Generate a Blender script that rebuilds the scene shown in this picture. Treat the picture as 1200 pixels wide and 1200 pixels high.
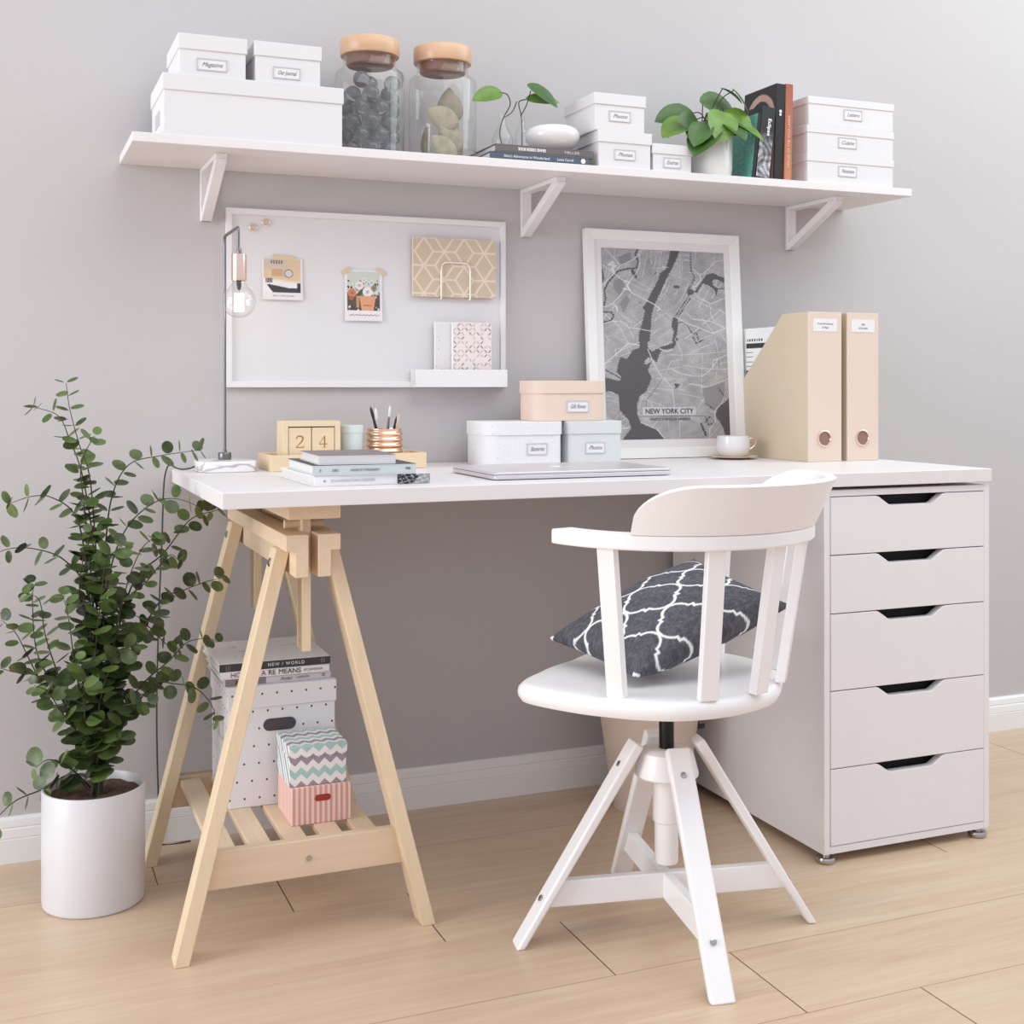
import bpy, bmesh, math, random
import numpy as np
from mathutils import Vector, Matrix
for o in list(bpy.data.objects): bpy.data.objects.remove(o)
S = bpy.context.scene
COL = S.collection
PI = math.pi
rad = math.radians

# ------------------------------------------------------------ camera, world, lights, exposure
cam_d = bpy.data.cameras.new('camera'); cam = bpy.data.objects.new('camera', cam_d); COL.objects.link(cam)
cam.location = (0, -2.567, 0.905)
cam.rotation_euler = (PI/2, 0, -math.atan(600/1465.6))
cam_d.sensor_width = 36; cam_d.lens = 36*1465.6/1200
cam_d.shift_y = -(600-452.5)/1200
cam_d.clip_start = .05
S.camera = cam
w = bpy.data.worlds.new('world'); S.world = w; w.use_nodes = True
bg = w.node_tree.nodes['Background']
bg.inputs['Color'].default_value = (.865, .885, 1, 1); bg.inputs['Strength'].default_value = .88
def area(name, loc, target, sx, sy, power, col=(1, 1, 1)):
    d = bpy.data.lights.new(name, 'AREA'); d.shape = 'RECTANGLE'; d.size = sx; d.size_y = sy; d.energy = power; d.color = col
    o = bpy.data.objects.new(name, d); COL.objects.link(o); o.location = loc
    o.rotation_euler = (Vector(target)-Vector(loc)).to_track_quat('-Z', 'Y').to_euler()
    return o
area('window_light', (-2.4, -.95, 1.2), (.4, -.5, .4), 1.6, 2.0, 63, (.94, 1, 1))
area('ceiling_light', (1.5, -1.5, 2.7), (1.4, -1.0, 0), 2.8, 1.6, 30, (.95, 1, .92))
area('room_light', (3.4, -.9, 2.2), (2.2, 0, .9), 1.6, 1.6, 20, (.84, 1, 1))
S.view_settings.view_transform = 'Standard'; S.view_settings.look = 'None'
S.view_settings.exposure = 0.0; S.view_settings.gamma = 1; S.view_settings.use_curve_mapping = False

# ------------------------------------------------------------ material helpers
def lin(c):
    return tuple(((v/255)/12.92 if v/255 <= .04045 else ((v/255+.055)/1.055)**2.4) for v in c)
class Nd:
    """socket wrapper with arithmetic"""
    def __init__(s, t, k): s.t, s.k = t, k
    def op(s, o, f, rev=False):
        n = s.t.nodes.new('ShaderNodeMath'); n.operation = f
        a, b = (o, s) if rev else (s, o)
        for i, v in enumerate((a, b)):
            if v is None: continue
            if isinstance(v, Nd): s.t.links.new(v.k, n.inputs[i])
            else: n.inputs[i].default_value = v
        return Nd(s.t, n.outputs[0])
    def __add__(s, o): return s.op(o, 'ADD')
    __radd__ = __add__
    def __sub__(s, o): return s.op(o, 'SUBTRACT')
    def __rsub__(s, o): return s.op(o, 'SUBTRACT', True)
    def __mul__(s, o): return s.op(o, 'MULTIPLY')
    __rmul__ = __mul__
    def __truediv__(s, o): return s.op(o, 'DIVIDE')
    def floor(s): return s.op(None, 'FLOOR')
    def fract(s): return s.op(None, 'FRACT')
    def abs(s): return s.op(None, 'ABSOLUTE')
    def lt(s, o): return s.op(o, 'LESS_THAN')
    def gt(s, o): return s.op(o, 'GREATER_THAN')
    def mx(s, o): return s.op(o, 'MAXIMUM')
    def mn(s, o): return s.op(o, 'MINIMUM')
    def pw(s, o): return s.op(o, 'POWER')
    def sqrt(s): return s.op(None, 'SQRT')
class Mt:
    def __init__(s, name, base=(.8, .8, .8), rough=.5, metal=0, **kw):
        s.m = bpy.data.materials.new(name); s.m.use_nodes = True; s.t = s.m.node_tree
        s.b = s.t.nodes['Principled BSDF']
        s.b.inputs['Base Color'].default_value = (*base, 1); s.b.inputs['Roughness'].default_value = rough
        s.b.inputs['Metallic'].default_value = metal
        for k, v in kw.items(): s.b.inputs[k.replace('_', ' ')].default_value = v
    def pos(s, obj=False):
        if obj: n = s.t.nodes.new('ShaderNodeTexCoord'); o = n.outputs['Object']
        else: n = s.t.nodes.new('ShaderNodeNewGeometry'); o = n.outputs['Position']
        x = s.t.nodes.new('ShaderNodeSeparateXYZ'); s.t.links.new(o, x.inputs[0])
        return [Nd(s.t, k) for k in x.outputs]
    def vec(s, x, y, z):
        n = s.t.nodes.new('ShaderNodeCombineXYZ')
        for i, v in enumerate((x, y, z)):
            if isinstance(v, Nd): s.t.links.new(v.k, n.inputs[i])
            else: n.inputs[i].default_value = v
        return Nd(s.t, n.outputs[0])
    def noise(s, v, scale=5, detail=3, rough=.5):
        n = s.t.nodes.new('ShaderNodeTexNoise'); s.t.links.new(v.k, n.inputs['Vector'])
        n.inputs['Scale'].default_value = scale; n.inputs['Detail'].default_value = detail; n.inputs['Roughness'].default_value = rough
        return Nd(s.t, n.outputs['Fac'])
    def white(s, v):
        n = s.t.nodes.new('ShaderNodeTexWhiteNoise'); s.t.links.new(v.k, n.inputs['Vector']); return Nd(s.t, n.outputs['Value'])
    def mix(s, f, a, b):
        n = s.t.nodes.new('ShaderNodeMix'); n.data_type = 'RGBA'
        for i, v in ((0, f), (6, a), (7, b)):
            if isinstance(v, Nd): s.t.links.new(v.k, n.inputs[i])
            else: n.inputs[i].default_value = v if i == 0 else (*v, 1)
        return Nd(s.t, n.outputs[2])
    def col(s, k): s.t.links.new(k.k, s.b.inputs['Base Color']); return s
    def bump(s, h, strength=.2, dist=.001):
        n = s.t.nodes.new('ShaderNodeBump'); n.inputs['Strength'].default_value = strength; n.inputs['Distance'].default_value = dist
        s.t.links.new(h.k, n.inputs['Height']); s.t.links.new(n.outputs[0], s.b.inputs['Normal']); return s
def grainy(name, c1, c2, rough=.5, scale=200, **kw):
    """plain paint or paper with a faint tone variation"""
    m = Mt(name, lin(c1), rough, **kw); x, y, z = m.pos()
    m.col(m.mix(m.noise(m.vec(x, y, z), scale, 3), lin(c1), lin(c2))); return m.m
def wood(name, c1, c2, axis, scale=1, rough=.45):
    m = Mt(name, lin(c1), rough); x, y, z = m.pos()
    s = [38, 38, 38]; s[axis] = 2.2
    v = m.vec(x*s[0]*scale, y*s[1]*scale, z*s[2]*scale)
    f = m.noise(v, 1.6, 5, .6); g = m.noise(v, 7, 3, .6)
    m.col(m.mix((f*1.5-.3)*.7+g*.3, lin(c1), lin(c2))); m.bump(g, .12, .0006); return m.m
def vcol(name, rough=.5):
    m = Mt(name, rough=rough); n = m.t.nodes.new('ShaderNodeVertexColor'); n.layer_name = 'col'
    m.t.links.new(n.outputs[0], m.b.inputs['Base Color']); return m.m
def thin_glass(name, tint=(1, 1, 1), k=.8):
    m = bpy.data.materials.new(name); m.use_nodes = True; t = m.node_tree; t.nodes.clear()
    o = t.nodes.new('ShaderNodeOutputMaterial'); mx = t.nodes.new('ShaderNodeMixShader')
    tr = t.nodes.new('ShaderNodeBsdfTransparent'); gl = t.nodes.new('ShaderNodeBsdfGlossy')
    lw = t.nodes.new('ShaderNodeLayerWeight'); mt = t.nodes.new('ShaderNodeMath'); mt.operation = 'MULTIPLY_ADD'
    pw = t.nodes.new('ShaderNodeMath'); pw.operation = 'POWER'; pw.inputs[1].default_value = 3
    tr.inputs[0].default_value = (*tint, 1); gl.inputs['Roughness'].default_value = .03
    t.links.new(lw.outputs['Facing'], pw.inputs[0]); t.links.new(pw.outputs[0], mt.inputs[0])
    mt.inputs[1].default_value = k; mt.inputs[2].default_value = .05
    t.links.new(mt.outputs[0], mx.inputs[0]); t.links.new(tr.outputs[0], mx.inputs[1]); t.links.new(gl.outputs[0], mx.inputs[2])
    t.links.new(mx.outputs[0], o.inputs[0]); return m

M = {}
M['wall'] = grainy('wall_paint', (196, 191, 192), (193, 188, 189), .9, 60)
M['trim'] = grainy('white_trim', (240, 238, 237), (236, 234, 233), .45, 30)
M['white'] = grainy('white_lacquer', (236, 232, 234), (233, 229, 231), .35, 20)
M['laminate'] = grainy('white_laminate', (232, 226, 227), (229, 223, 224), .4, 20)
M['chairwhite'] = grainy('chair_white', (246, 243, 244), (243, 240, 241), .28, 20)
M['board'] = grainy('whiteboard_face', (226, 223, 225), (224, 221, 223), .3, 10)
M['paperwhite'] = grainy('white_box_paper', (226, 223, 225), (222, 219, 221), .75, 400)
M['label'] = grainy('label_card', (232, 229, 231), (228, 225, 227), .7, 300)
M['holder'] = grainy('label_holder_metal', (200, 195, 198), (194, 189, 192), .4, 30)
M['ink'] = grainy('grey_ink', (140, 134, 138), (130, 124, 128), .8, 30)
M['black'] = grainy('black_ink', (32, 30, 32), (28, 26, 28), .6, 30)
M['peach'] = grainy('peach_card', (228, 205, 190), (224, 200, 185), .75, 300)
M['bluegrey'] = grainy('pale_blue_card', (214, 216, 217), (210, 212, 213), .75, 300)
M['kraft'] = grainy('kraft_card', (226, 207, 192), (220, 200, 184), .75, 250)
M['kraftside'] = grainy('kraft_board', (214, 198, 174), (207, 190, 165), .8, 250)
M['mint'] = grainy('mint_tin', (214, 224, 221), (211, 221, 218), .4, 30)
M['copper'] = Mt('copper', (.93, .60, .44), .25, 1).m
M['copperwire'] = Mt('rose_copper', (.95, .70, .58), .2, 1).m
M['chrome'] = Mt('chrome', (.50, .48, .48), .18, 1).m
M['steel'] = Mt('dark_steel', (.22, .21, .22), .35, 1).m
M['blackmetal'] = Mt('black_steel', (.02, .02, .022), .3, .6).m
M['silver'] = grainy('silver_aluminium', (214, 208, 212), (210, 204, 208), .35, 40, metal=.35)
M['glarelogo'] = grainy('logo_glare', (252, 252, 252), (250, 250, 250), .12, 30)  # glare on the lid logo, painted in as near-white
M['cable'] = Mt('dark_cable', (.05, .05, .055), .6).m
M['ceramic'] = grainy('white_ceramic', (231, 227, 229), (228, 224, 226), .15, 10)
M['potgloss'] = grainy('glossy_white_pot', (232, 230, 228), (229, 227, 225), .12, 10)
M['biscuit'] = grainy('beige_saucer', (226, 206, 180), (222, 202, 176), .4, 100)
M['pages'] = grainy('book_pages', (232, 228, 224), (206, 202, 198), .9, 900)
M['glass'] = thin_glass('clear_glass')
M['smokeglass'] = Mt('grey_glass_ball', (.55, .56, .57), .05, 0, Transmission_Weight=.85, IOR=1.45).m
M['darkvoid'] = Mt('interior_shade', (.012, .011, .012), .8).m  # near-black colour stands in for the shade behind the drawer cut-outs
M['pine_y'] = wood('pine_along_depth', (233, 211, 183), (214, 187, 155), 1)
M['pine_z'] = wood('pine_upright', (236, 215, 184), (216, 190, 157), 2)
M['pine_x'] = wood('pine_across', (230, 206, 178), (210, 182, 152), 0)
M['birch'] = wood('birch_ply', (236, 214, 182), (226, 201, 165), 0, .8)
M['jarwood'] = wood('jar_lid_wood', (228, 190, 158), (200, 156, 122), 0, .6, .3)
M['stopper'] = grainy('brown_stopper', (150, 108, 92), (130, 92, 80), .6, 80)
M['engrave'] = grainy('burnt_engraving', (176, 122, 66), (160, 108, 56), .8, 30)

def floor_mat():
    m = Mt('oak_planks', rough=.34); x, y, z = m.pos()
    r = (y*-1-.015)/.2085; row = r.floor(); fr = r.fract()
    px = (x-.265-row*.2035)/1.03; pl = px.floor(); fp = px.fract()
    rnd = m.white(m.vec(pl+31, row+17, 0))
    v = m.vec(x*2.2+rnd*40, y*30, rnd*9)
    g = m.noise(v, 1.7, 6, .62); g2 = m.noise(m.vec(x*6, y*160, rnd*5), 1.2, 4, .6)
    big = m.noise(m.vec(x*1.2+rnd*17, y*5, 3.3), 1.6, 3)
    c = m.mix((g*1.9-.45).mx(0).mn(1), lin((222, 199, 174)), lin((194, 163, 133)))
    g3 = m.noise(m.vec(x*14, y*420, rnd*3), 1.0, 3, .7)
    c = m.mix((g2*2.4-.8).mx(0).mn(1)*.5, c, lin((198, 168, 140)))
    c = m.mix((g3*2.6-1.1).mx(0).mn(1)*.35, c, lin((184, 150, 122)))
    c = m.mix((big-.35).mx(0)*.8, c, lin((226, 206, 184)))
    c = m.mix(rnd*.22, c, lin((196, 166, 138)))
    seam = (fr*.2085).mn((1-fr)*.2085).lt(.0009)
    tone = m.white(m.vec(row, 3, 3)).gt(.35)
    c = m.mix(seam*.75, c, m.mix(tone, lin((235, 214, 190)), lin((140, 105, 78))))
    end = (fp*1.03).mn((1-fp)*1.03).lt(.0011)
    c = m.mix(end, c, lin((86, 58, 38)))
    m.col(c); m.bump(g2*.5-end*1.5-seam, .15, .001)
    m.t.links.new((g*.12+.27).k, m.b.inputs['Roughness'])
    return m.m
M['floor'] = floor_mat()

# ------------------------------------------------------------ geometry helpers
def BM(): return bmesh.new()
def box(bm, x0, x1, y0, y1, z0, z1):
    v = [bm.verts.new(p) for p in ((x0,y0,z0),(x1,y0,z0),(x1,y1,z0),(x0,y1,z0),(x0,y0,z1),(x1,y0,z1),(x1,y1,z1),(x0,y1,z1))]
    for f in ((0,3,2,1),(4,5,6,7),(0,1,5,4),(1,2,6,5),(2,3,7,6),(3,0,4,7)): bm.faces.new([v[i] for i in f])
    return v
def beam(bm, a, b, wx, wy, ux=(1,0,0), ends=None):
    """bar from a to b, wx along ux, wy across; ends cut by horizontal planes when ends='flat'"""
    a, b = Vector(a), Vector(b); d = (b-a).normalized()
    u = Vector(ux); u = (u-d*u.dot(d)).normalized(); w_ = d.cross(u)
    ring = []
    for p in (a, b):
        r = []
        for s, t in ((-1,-1),(1,-1),(1,1),(-1,1)):
            q = p+u*(s*wx/2)+w_*(t*wy/2)
            if ends == 'flat' and abs(d.z) > .2: q = q+d*((p.z-q.z)/d.z)
            r.append(bm.verts.new(q))
        ring.append(r)
    for i in range(4): bm.faces.new((ring[0][i], ring[0][(i+1)%4], ring[1][(i+1)%4], ring[1][i]))
    bm.faces.new(ring[0][::-1]); bm.faces.new(ring[1])
def tube(bm, pts, r, n=10, closed=False, cap=True):
    pts = [Vector(p) for p in pts]; N = len(pts); rings = []; prev = None
    for i, p in enumerate(pts):
        if closed: d = pts[(i+1)%N]-pts[i-1]
        else: d = pts[min(i+1, N-1)]-pts[max(i-1, 0)]
        d.normalize()
        if prev is None: u = d.orthogonal().normalized()
        else: u = (prev-d*prev.dot(d)).normalized()
        prev = u; v = d.cross(u); rr = r(i/(N-1)) if callable(r) else r
        rings.append([bm.verts.new(p+(u*math.cos(2*PI*k/n)+v*math.sin(2*PI*k/n))*rr) for k in range(n)])
    for i in range(N if closed else N-1):
        A, B = rings[i], rings[(i+1)%N]
        for k in range(n): bm.faces.new((A[k], A[(k+1)%n], B[(k+1)%n], B[k]))
    if cap and not closed:
        bm.faces.new(rings[0][::-1]); bm.faces.new(rings[-1])
def lathe(bm, prof, c=(0,0,0), n=48, cap0=True, cap1=True):
    cx, cy, cz = c; rings = []
    for r, z in prof:
        if r < 1e-5: rings.append([bm.verts.new((cx, cy, cz+z))])
        else: rings.append([bm.verts.new((cx+r*math.cos(2*PI*k/n), cy+r*math.sin(2*PI*k/n), cz+z)) for k in range(n)])
    for A, B in zip(rings, rings[1:]):
        for k in range(n):
            q = [A[k % len(A)], A[(k+1) % len(A)], B[(k+1) % len(B)], B[k % len(B)]]
            q = [v for i, v in enumerate(q) if v not in q[:i]]
            if len(q) > 2: bm.faces.new(q)
    if cap0 and len(rings[0]) > 1: bm.faces.new(rings[0][::-1])
    if cap1 and len(rings[-1]) > 1: bm.faces.new(rings[-1])
def prism(bm, poly, axis, a, b):
    """extrude 2-D polygon along axis (0,1,2) from a to b"""
    def P(p, t):
        return {0: (t, p[0], p[1]), 1: (p[0], t, p[1]), 2: (p[0], p[1], t)}[axis]
    A = [bm.verts.new(P(p, a)) for p in poly]; B = [bm.verts.new(P(p, b)) for p in poly]; n = len(poly)
    bm.faces.new(A[::-1]); bm.faces.new(B)
    for i in range(n): bm.faces.new((A[i], A[(i+1)%n], B[(i+1)%n], B[i]))
def rrect(x0, x1, y0, y1, r, n=6):
    out = []
    for cx, cy, a in ((x1-r, y1-r, 0), (x0+r, y1-r, 90), (x0+r, y0+r, 180), (x1-r, y0+r, 270)):
        for k in range(n+1):
            t = rad(a+90*k/n); out.append((cx+r*math.cos(t), cy+r*math.sin(t)))
    return out
def smooth_path(pts, n=8):
    pts = [Vector(p) for p in pts]; P = [pts[0]*2-pts[1]]+pts+[pts[-1]*2-pts[-2]]; out = []
    for i in range(1, len(P)-2):
        for k in range(n):
            t = k/n; a, b, c, d = P[i-1:i+3]
            out.append(.5*((2*b)+(c-a)*t+(2*a-5*b+4*c-d)*t*t+(3*b-a-3*c+d)*t**3))
    out.append(pts[-1]); return out
def obj(name, bm, mat, parent=None, bev=0, smooth=False, seg=2, recalc=True):
    if recalc: bmesh.ops.recalc_face_normals(bm, faces=bm.faces[:])
    me = bpy.data.meshes.new(name); bm.to_mesh(me); bm.free(); return link(name, me, mat, parent, bev, smooth, seg)
def link(name, me, mat, parent=None, bev=0, smooth=False, seg=2):
    o = bpy.data.objects.new(name, me); COL.objects.link(o)
    for mm in (mat if isinstance(mat, (list, tuple)) else [mat]): me.materials.append(mm)
    if parent is not None:
        root = parent if parent.parent is None else parent.parent
        me.transform(root.matrix_basis.inverted()); o.parent = parent
    if bev:
        b = o.modifiers.new('bevel', 'BEVEL'); b.width = bev; b.segments = seg; b.limit_method = 'ANGLE'; b.angle_limit = rad(40)
    if smooth or bev:
        for p in me.polygons: p.use_smooth = True
        if hasattr(me, 'set_sharp_from_angle'): me.set_sharp_from_angle(angle=rad(38))
    return o
def thing(name, label, cat, loc=(0,0,0), group=None, rot=None):
    o = bpy.data.objects.new(name, None); COL.objects.link(o); o.location = loc; o.empty_display_size = .05
    if rot: o.rotation_euler = rot
    o.matrix_basis = Matrix.LocRotScale(Vector(loc), o.rotation_euler, None)
    o['label'] = label; o['category'] = cat
    if group: o['group'] = group
    return o
def tag(o, label, cat, group=None):
    o['label'] = label; o['category'] = cat
    if group: o['group'] = group
    return o
def recentre(o):
    """move a one-mesh thing's origin to its base"""
    me = o.data; xs = [v.co for v in me.vertices]
    c = Vector(((min(v.x for v in xs)+max(v.x for v in xs))/2, (min(v.y for v in xs)+max(v.y for v in xs))/2, min(v.z for v in xs)))
    me.transform(Matrix.Translation(-c)); o.location = c; return o
def struct(name, bm, m, **k):
    o = obj(name, bm, m, **k); o['kind'] = 'structure'; return o
def lettering(text, size, mat, parent, M4, name='lettering', shear=0, bold=0, width=None, align='CENTER', depth=.0002, spacing=1):
    cu = bpy.data.curves.new('t', 'FONT'); cu.body = text; cu.size = size; cu.shear = shear; cu.offset = bold; cu.extrude = depth
    cu.align_x = align; cu.align_y = 'CENTER'; cu.space_character = spacing; cu.resolution_u = 3
    t = bpy.data.objects.new('t', cu); COL.objects.link(t)
    dg = bpy.context.evaluated_depsgraph_get(); me = bpy.data.meshes.new_from_object(t.evaluated_get(dg))
    bpy.data.objects.remove(t)
    if width:
        xs = [v.co.x for v in me.vertices]; w0 = max(xs)-min(xs); f = width/w0
        me.transform(Matrix.Diagonal((f, 1, 1, 1)))
    me.transform(M4); return link(name, me, mat, parent)
def front(x, y, z): return Matrix.Translation((x, y, z)) @ Matrix.Rotation(PI/2, 4, 'X')      # text facing -y
def grid_print(name, parent, M4, W, H, nx, ny, fn, rough=.6, bend=None, mat=None):
    """flat print: fn(u,v)->rgb arrays (sRGB 0-255), u right, v down; lies in local xz plane facing -y"""
    u, v = np.meshgrid(np.linspace(0, 1, nx+1), np.linspace(0, 1, ny+1))
    rgb = np.clip(np.stack(fn(u, v), -1)/255, 0, 1)
    lin_ = np.where(rgb <= .04045, rgb/12.92, ((rgb+.055)/1.055)**2.4)
    co = np.stack([u*W, np.zeros_like(u) if bend is None else bend(u, v), -v*H], -1).reshape(-1, 3)
    idx = np.arange((nx+1)*(ny+1)).reshape(ny+1, nx+1)
    f = np.stack([idx[1:, :-1], idx[1:, 1:], idx[:-1, 1:], idx[:-1, :-1]], -1).reshape(-1, 4)
    me = bpy.data.meshes.new(name); me.from_pydata(co.tolist(), [], f.tolist())
    a = me.color_attributes.new('col', 'FLOAT_COLOR', 'POINT')
    a.data.foreach_set('color', np.concatenate([lin_.reshape(-1, 3), np.ones((len(co), 1))], 1).astype('f').ravel())
    me.transform(M4); return link(name, me, mat or vcol(name+'_print', rough), parent, smooth=True)

# ------------------------------------------------------------ the setting
bm = BM(); box(bm, -4, 7, 0, .1, 0, 2.8); struct('wall_back', bm, M['wall'])
bm = BM(); box(bm, -4, 7, -7, .1, -.1, 0); struct('floor', bm, M['floor'])
bm = BM()
prism(bm, [(0, 0), (-.015, 0), (-.015, .045), (-.0135, .047), (-.015, .0485), (-.013, .064), (-.0108, .066), (-.012, .0685), (-.010, .081), (-.006, .086), (0, .086)], 0, -4, 7)
struct('baseboard_back', bm, M['trim'])
# ------------------------------------------------------------ desk top, trestle, drawer unit, shelf
bm = BM(); box(bm, .317, 1.840, -.612, -.004, .714, .740)
tag(recentre(obj('desk', bm, M['laminate'], bev=.0012)), 'long white tabletop lying across the pine trestle and the white drawer unit', 'desk')

T = thing('trestle', 'pale pine trestle with splayed legs and slatted shelf under the left end of the tabletop', 'trestle', (.469, -.33, 0))
bm = BM(); box(bm, .428, .514, -.575, -.02, .690, .7137); obj('top_beam', bm, M['pine_y'], T, .001)
for x0 in (.424, .477):
    inner = x0 > .45; bm = BM()
    a, b = x0, x0+.037
    if not inner: pr = [(a, .665), (b, .665), (b, .596), (a+.016, .596), (a+.016, .639), (a, .639)]
    else: pr = [(a, .665), (b, .665), (b, .639), (b-.016, .639), (b-.016, .596), (a, .596)]
    prism(bm, pr, 1, -.575, -.02); obj('rail', bm, M['pine_y'], T, .001)
for y in (-.505, -.085):
    bm = BM(); box(bm, .4615, .4765, y-.02, y+.02, .466, .690); obj('post', bm, M['pine_z'], T, .001)
    bm = BM(); tube(bm, [(.436, y, .676), (.502, y, .676)], .0075, 14); obj('peg', bm, M['pine_x'], T, smooth=True)
legs = [((.430, -.505, .6385), (.262, -.552, 0), -1), ((.430, -.085, .6385), (.262, -.112, 0), -1),
        ((.5105, -.505, .6385), (.666, -.552, 0), 1), ((.5105, -.085, .6385), (.666, -.112, 0), 1)]
for a, b, s in legs:
    bm = BM(); beam(bm, a, b, .023, .043, ux=(1, 0, 0), ends='flat'); lg = obj('leg', bm, M['pine_z'], T, .0015)
    p = Vector(a)+(Vector(b)-Vector(a))*.04; n = Vector((s, 0, .12))
    bm = BM(); tube(bm, [p+n*.008, p+n*.0125, p+n*.0150], lambda t: (.008, .008, .004)[int(round(t*2))], 14); obj('bolt', bm, M['chrome'], lg, smooth=True)
for y in (-.541, -.117):
    bm = BM(); z0, z1 = .101, .161
    def lx(z, s): return (.262+(.168/.6385)*z) if s < 0 else (.666-(.1555/.6385)*z)
    prism(bm, [(lx(z0, -1)+.008, z0), (lx(z0, 1)-.008, z0), (lx(z1, 1)-.008, z1), (lx(z1, -1)+.008, z1)], 1, y-.001, y+.017)
    br = obj('cross_board', bm, M['pine_x'], T, .001)
    if y < -.3:
        bm = BM(); tube(bm, [(.469, y-.001, .131), (.469, y-.004, .131)], .0045, 12); obj('bolt', bm, M['chrome'], br)
for x in (.318, .376, .436, .497, .556):
    bm = BM(); box(bm, x, x+.037, -.527, -.110, .143, .155); obj('slat', bm, M['pine_y'], T, .001)
for y in (-.524, -.118):
    pass

D = thing('drawer_unit', 'tall white five-drawer unit with cut-out grips under the right end of the tabletop', 'drawers', (1.641, -.31, 0))
X0, X1, YF, YB, Z0, Z1 = 1.441, 1.840, -.604, -.03, .018, .7075
bm = BM()
box(bm, X0, X0+.0135, YF, YB, Z0, Z1); box(bm, X1-.0135, X1, YF, YB, Z0, Z1)
box(bm, X0+.0135, X1-.0135, YF, YB, Z0, Z0+.014); box(bm, X0+.0135, X1-.0135, YF, YB, Z1-.012, Z1)
box(bm, X0+.0135, X1-.0135, YB-.006, YB, Z0+.014, Z1-.012)
obj('carcass', bm, M['white'], D, .0008)
zs = [.695, .584, .473, .3265, .179, .0325]
dx0, dx1 = X0+.0147, X1-.0147; dc = (dx0+dx1)/2
for i in range(5):
    zt, zb = zs[i]-.0010, zs[i+1]+.0010
    bm = BM()
    poly = [(dx0, zb), (dx1, zb), (dx1, zt)]
    for (x, z) in ((.0845, 0), (.078, -.0015), (.054, -.0175), (.048, -.019)): poly.append((dc+.004+x, zt+z))
    for (x, z) in ((-.048, -.019), (-.054, -.0175), (-.078, -.0015), (-.0845, 0)): poly.append((dc+.004+x, zt+z))
    poly.append((dx0, zt))
    prism(bm, poly, 1, YF-.001, YF+.017)
    dr = obj('drawer', bm, M['white'], D, .0006)
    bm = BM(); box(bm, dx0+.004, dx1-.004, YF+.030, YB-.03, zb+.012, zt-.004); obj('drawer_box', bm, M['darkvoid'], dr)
for x in (X0+.012, X1-.020):
    for y in (YF+.012, YB-.04):
        bm = BM(); lathe(bm, [(.008, .0185), (.008, .0125), (.017, .0115), (.0185, .009), (.0185, .004), (.016, 0)], (x, y, 0), 28)
        obj('foot', bm, M['chrome'] , D, smooth=True)

bm = BM(); box(bm, .2175, 1.941, -.2535, -.0003, 1.3415, 1.3585)
SH = tag(recentre(obj('wall_shelf', bm, M['laminate'], bev=.001)), 'long white wall shelf carrying storage boxes, jars, books and plants', 'shelf')
for i, x in enumerate((.372, 1.070, 1.770)):
    lab = ['white triangular shelf bracket left of the whiteboard', 'white triangular shelf bracket between whiteboard and framed map', 'white triangular shelf bracket above the magazine files'][i]
    B = thing('shelf_bracket', lab, 'bracket', (x+.0115, 0, 1.236), 'brackets holding the wall shelf')
    bm = BM(); box(bm, x, x+.0225, -.0125, -.0003, 1.236, 1.3413); obj('wall_plate', bm, M['white'], B, .001)
    bm = BM(); box(bm, x, x+.0225, -.196, -.0125, 1.3315, 1.3413); obj('arm', bm, M['white'], B, .001)
    bm = BM(); prism(bm, [(-.0125, 1.236), (-.003, 1.236), (-.0125, 1.2545), (-.168, 1.3314), (-.196, 1.3314), (-.196, 1.3255)], 0, x+.001, x+.0215)
    obj('brace', bm, M['white'], B, .001)
    for z in (1.262, 1.318):
        bm = BM(); tube(bm, [(x+.011, -.0124, z), (x+.011, -.0142, z)], .0035, 10); obj('screw', bm, M['white'], B)

# ------------------------------------------------------------ chair
CX, CY = 1.025, -.741
C = thing('swivel_chair', 'white wooden swivel armchair with curved backrest in front of the desk', 'chair', (CX, CY, 0))
beta = rad(-55)
def ang(a): return beta+rad(a)
rp = [(0,.187),(20,.187),(45,.196),(60,.203),(75,.206),(90,.212),(108,.229),(118,.243),(130,.264),(140,.240),(150,.216),(165,.199),(180,.186)]
def seat_r(phi):
    phi = abs((phi+180) % 360-180)
    for (a, ra), (b, rb) in zip(rp, rp[1:]):
        if phi <= b: t = (phi-a)/(b-a); t = t*t*(3-2*t) if False else t; return ra+(rb-ra)*t
raw = [seat_r(k*3) for k in range(120)]
for _ in range(2): raw = [(raw[i-1]+raw[i]*2+raw[(i+1) % 120])/4 for i in range(120)]
bm = BM(); rings = []
for s, z in ((0, .398), (.93, .398), (.975, .401), (.995, .408), (1.0, .415), (.993, .422), (.97, .427), (.93, .429), (.8, .428), (.4, .426), (0, .426)):
    if s == 0: rings.append([bm.verts.new((CX, CY, z))]); continue
    rings.append([bm.verts.new((CX+raw[k]*s*math.cos(ang(k*3)), CY+raw[k]*s*math.sin(ang(k*3)), z)) for k in range(120)])
for A, B_ in zip(rings, rings[1:]):
    for k in range(120):
        q = [A[k % len(A)], A[(k+1) % len(A)], B_[(k+1) % len(B_)], B_[k % len(B_)]]
        q = [v for i, v in enumerate(q) if v not in q[:i]]
        bm.faces.new(q)
obj('seat', bm, M['chairwhite'], C, smooth=True)
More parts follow.
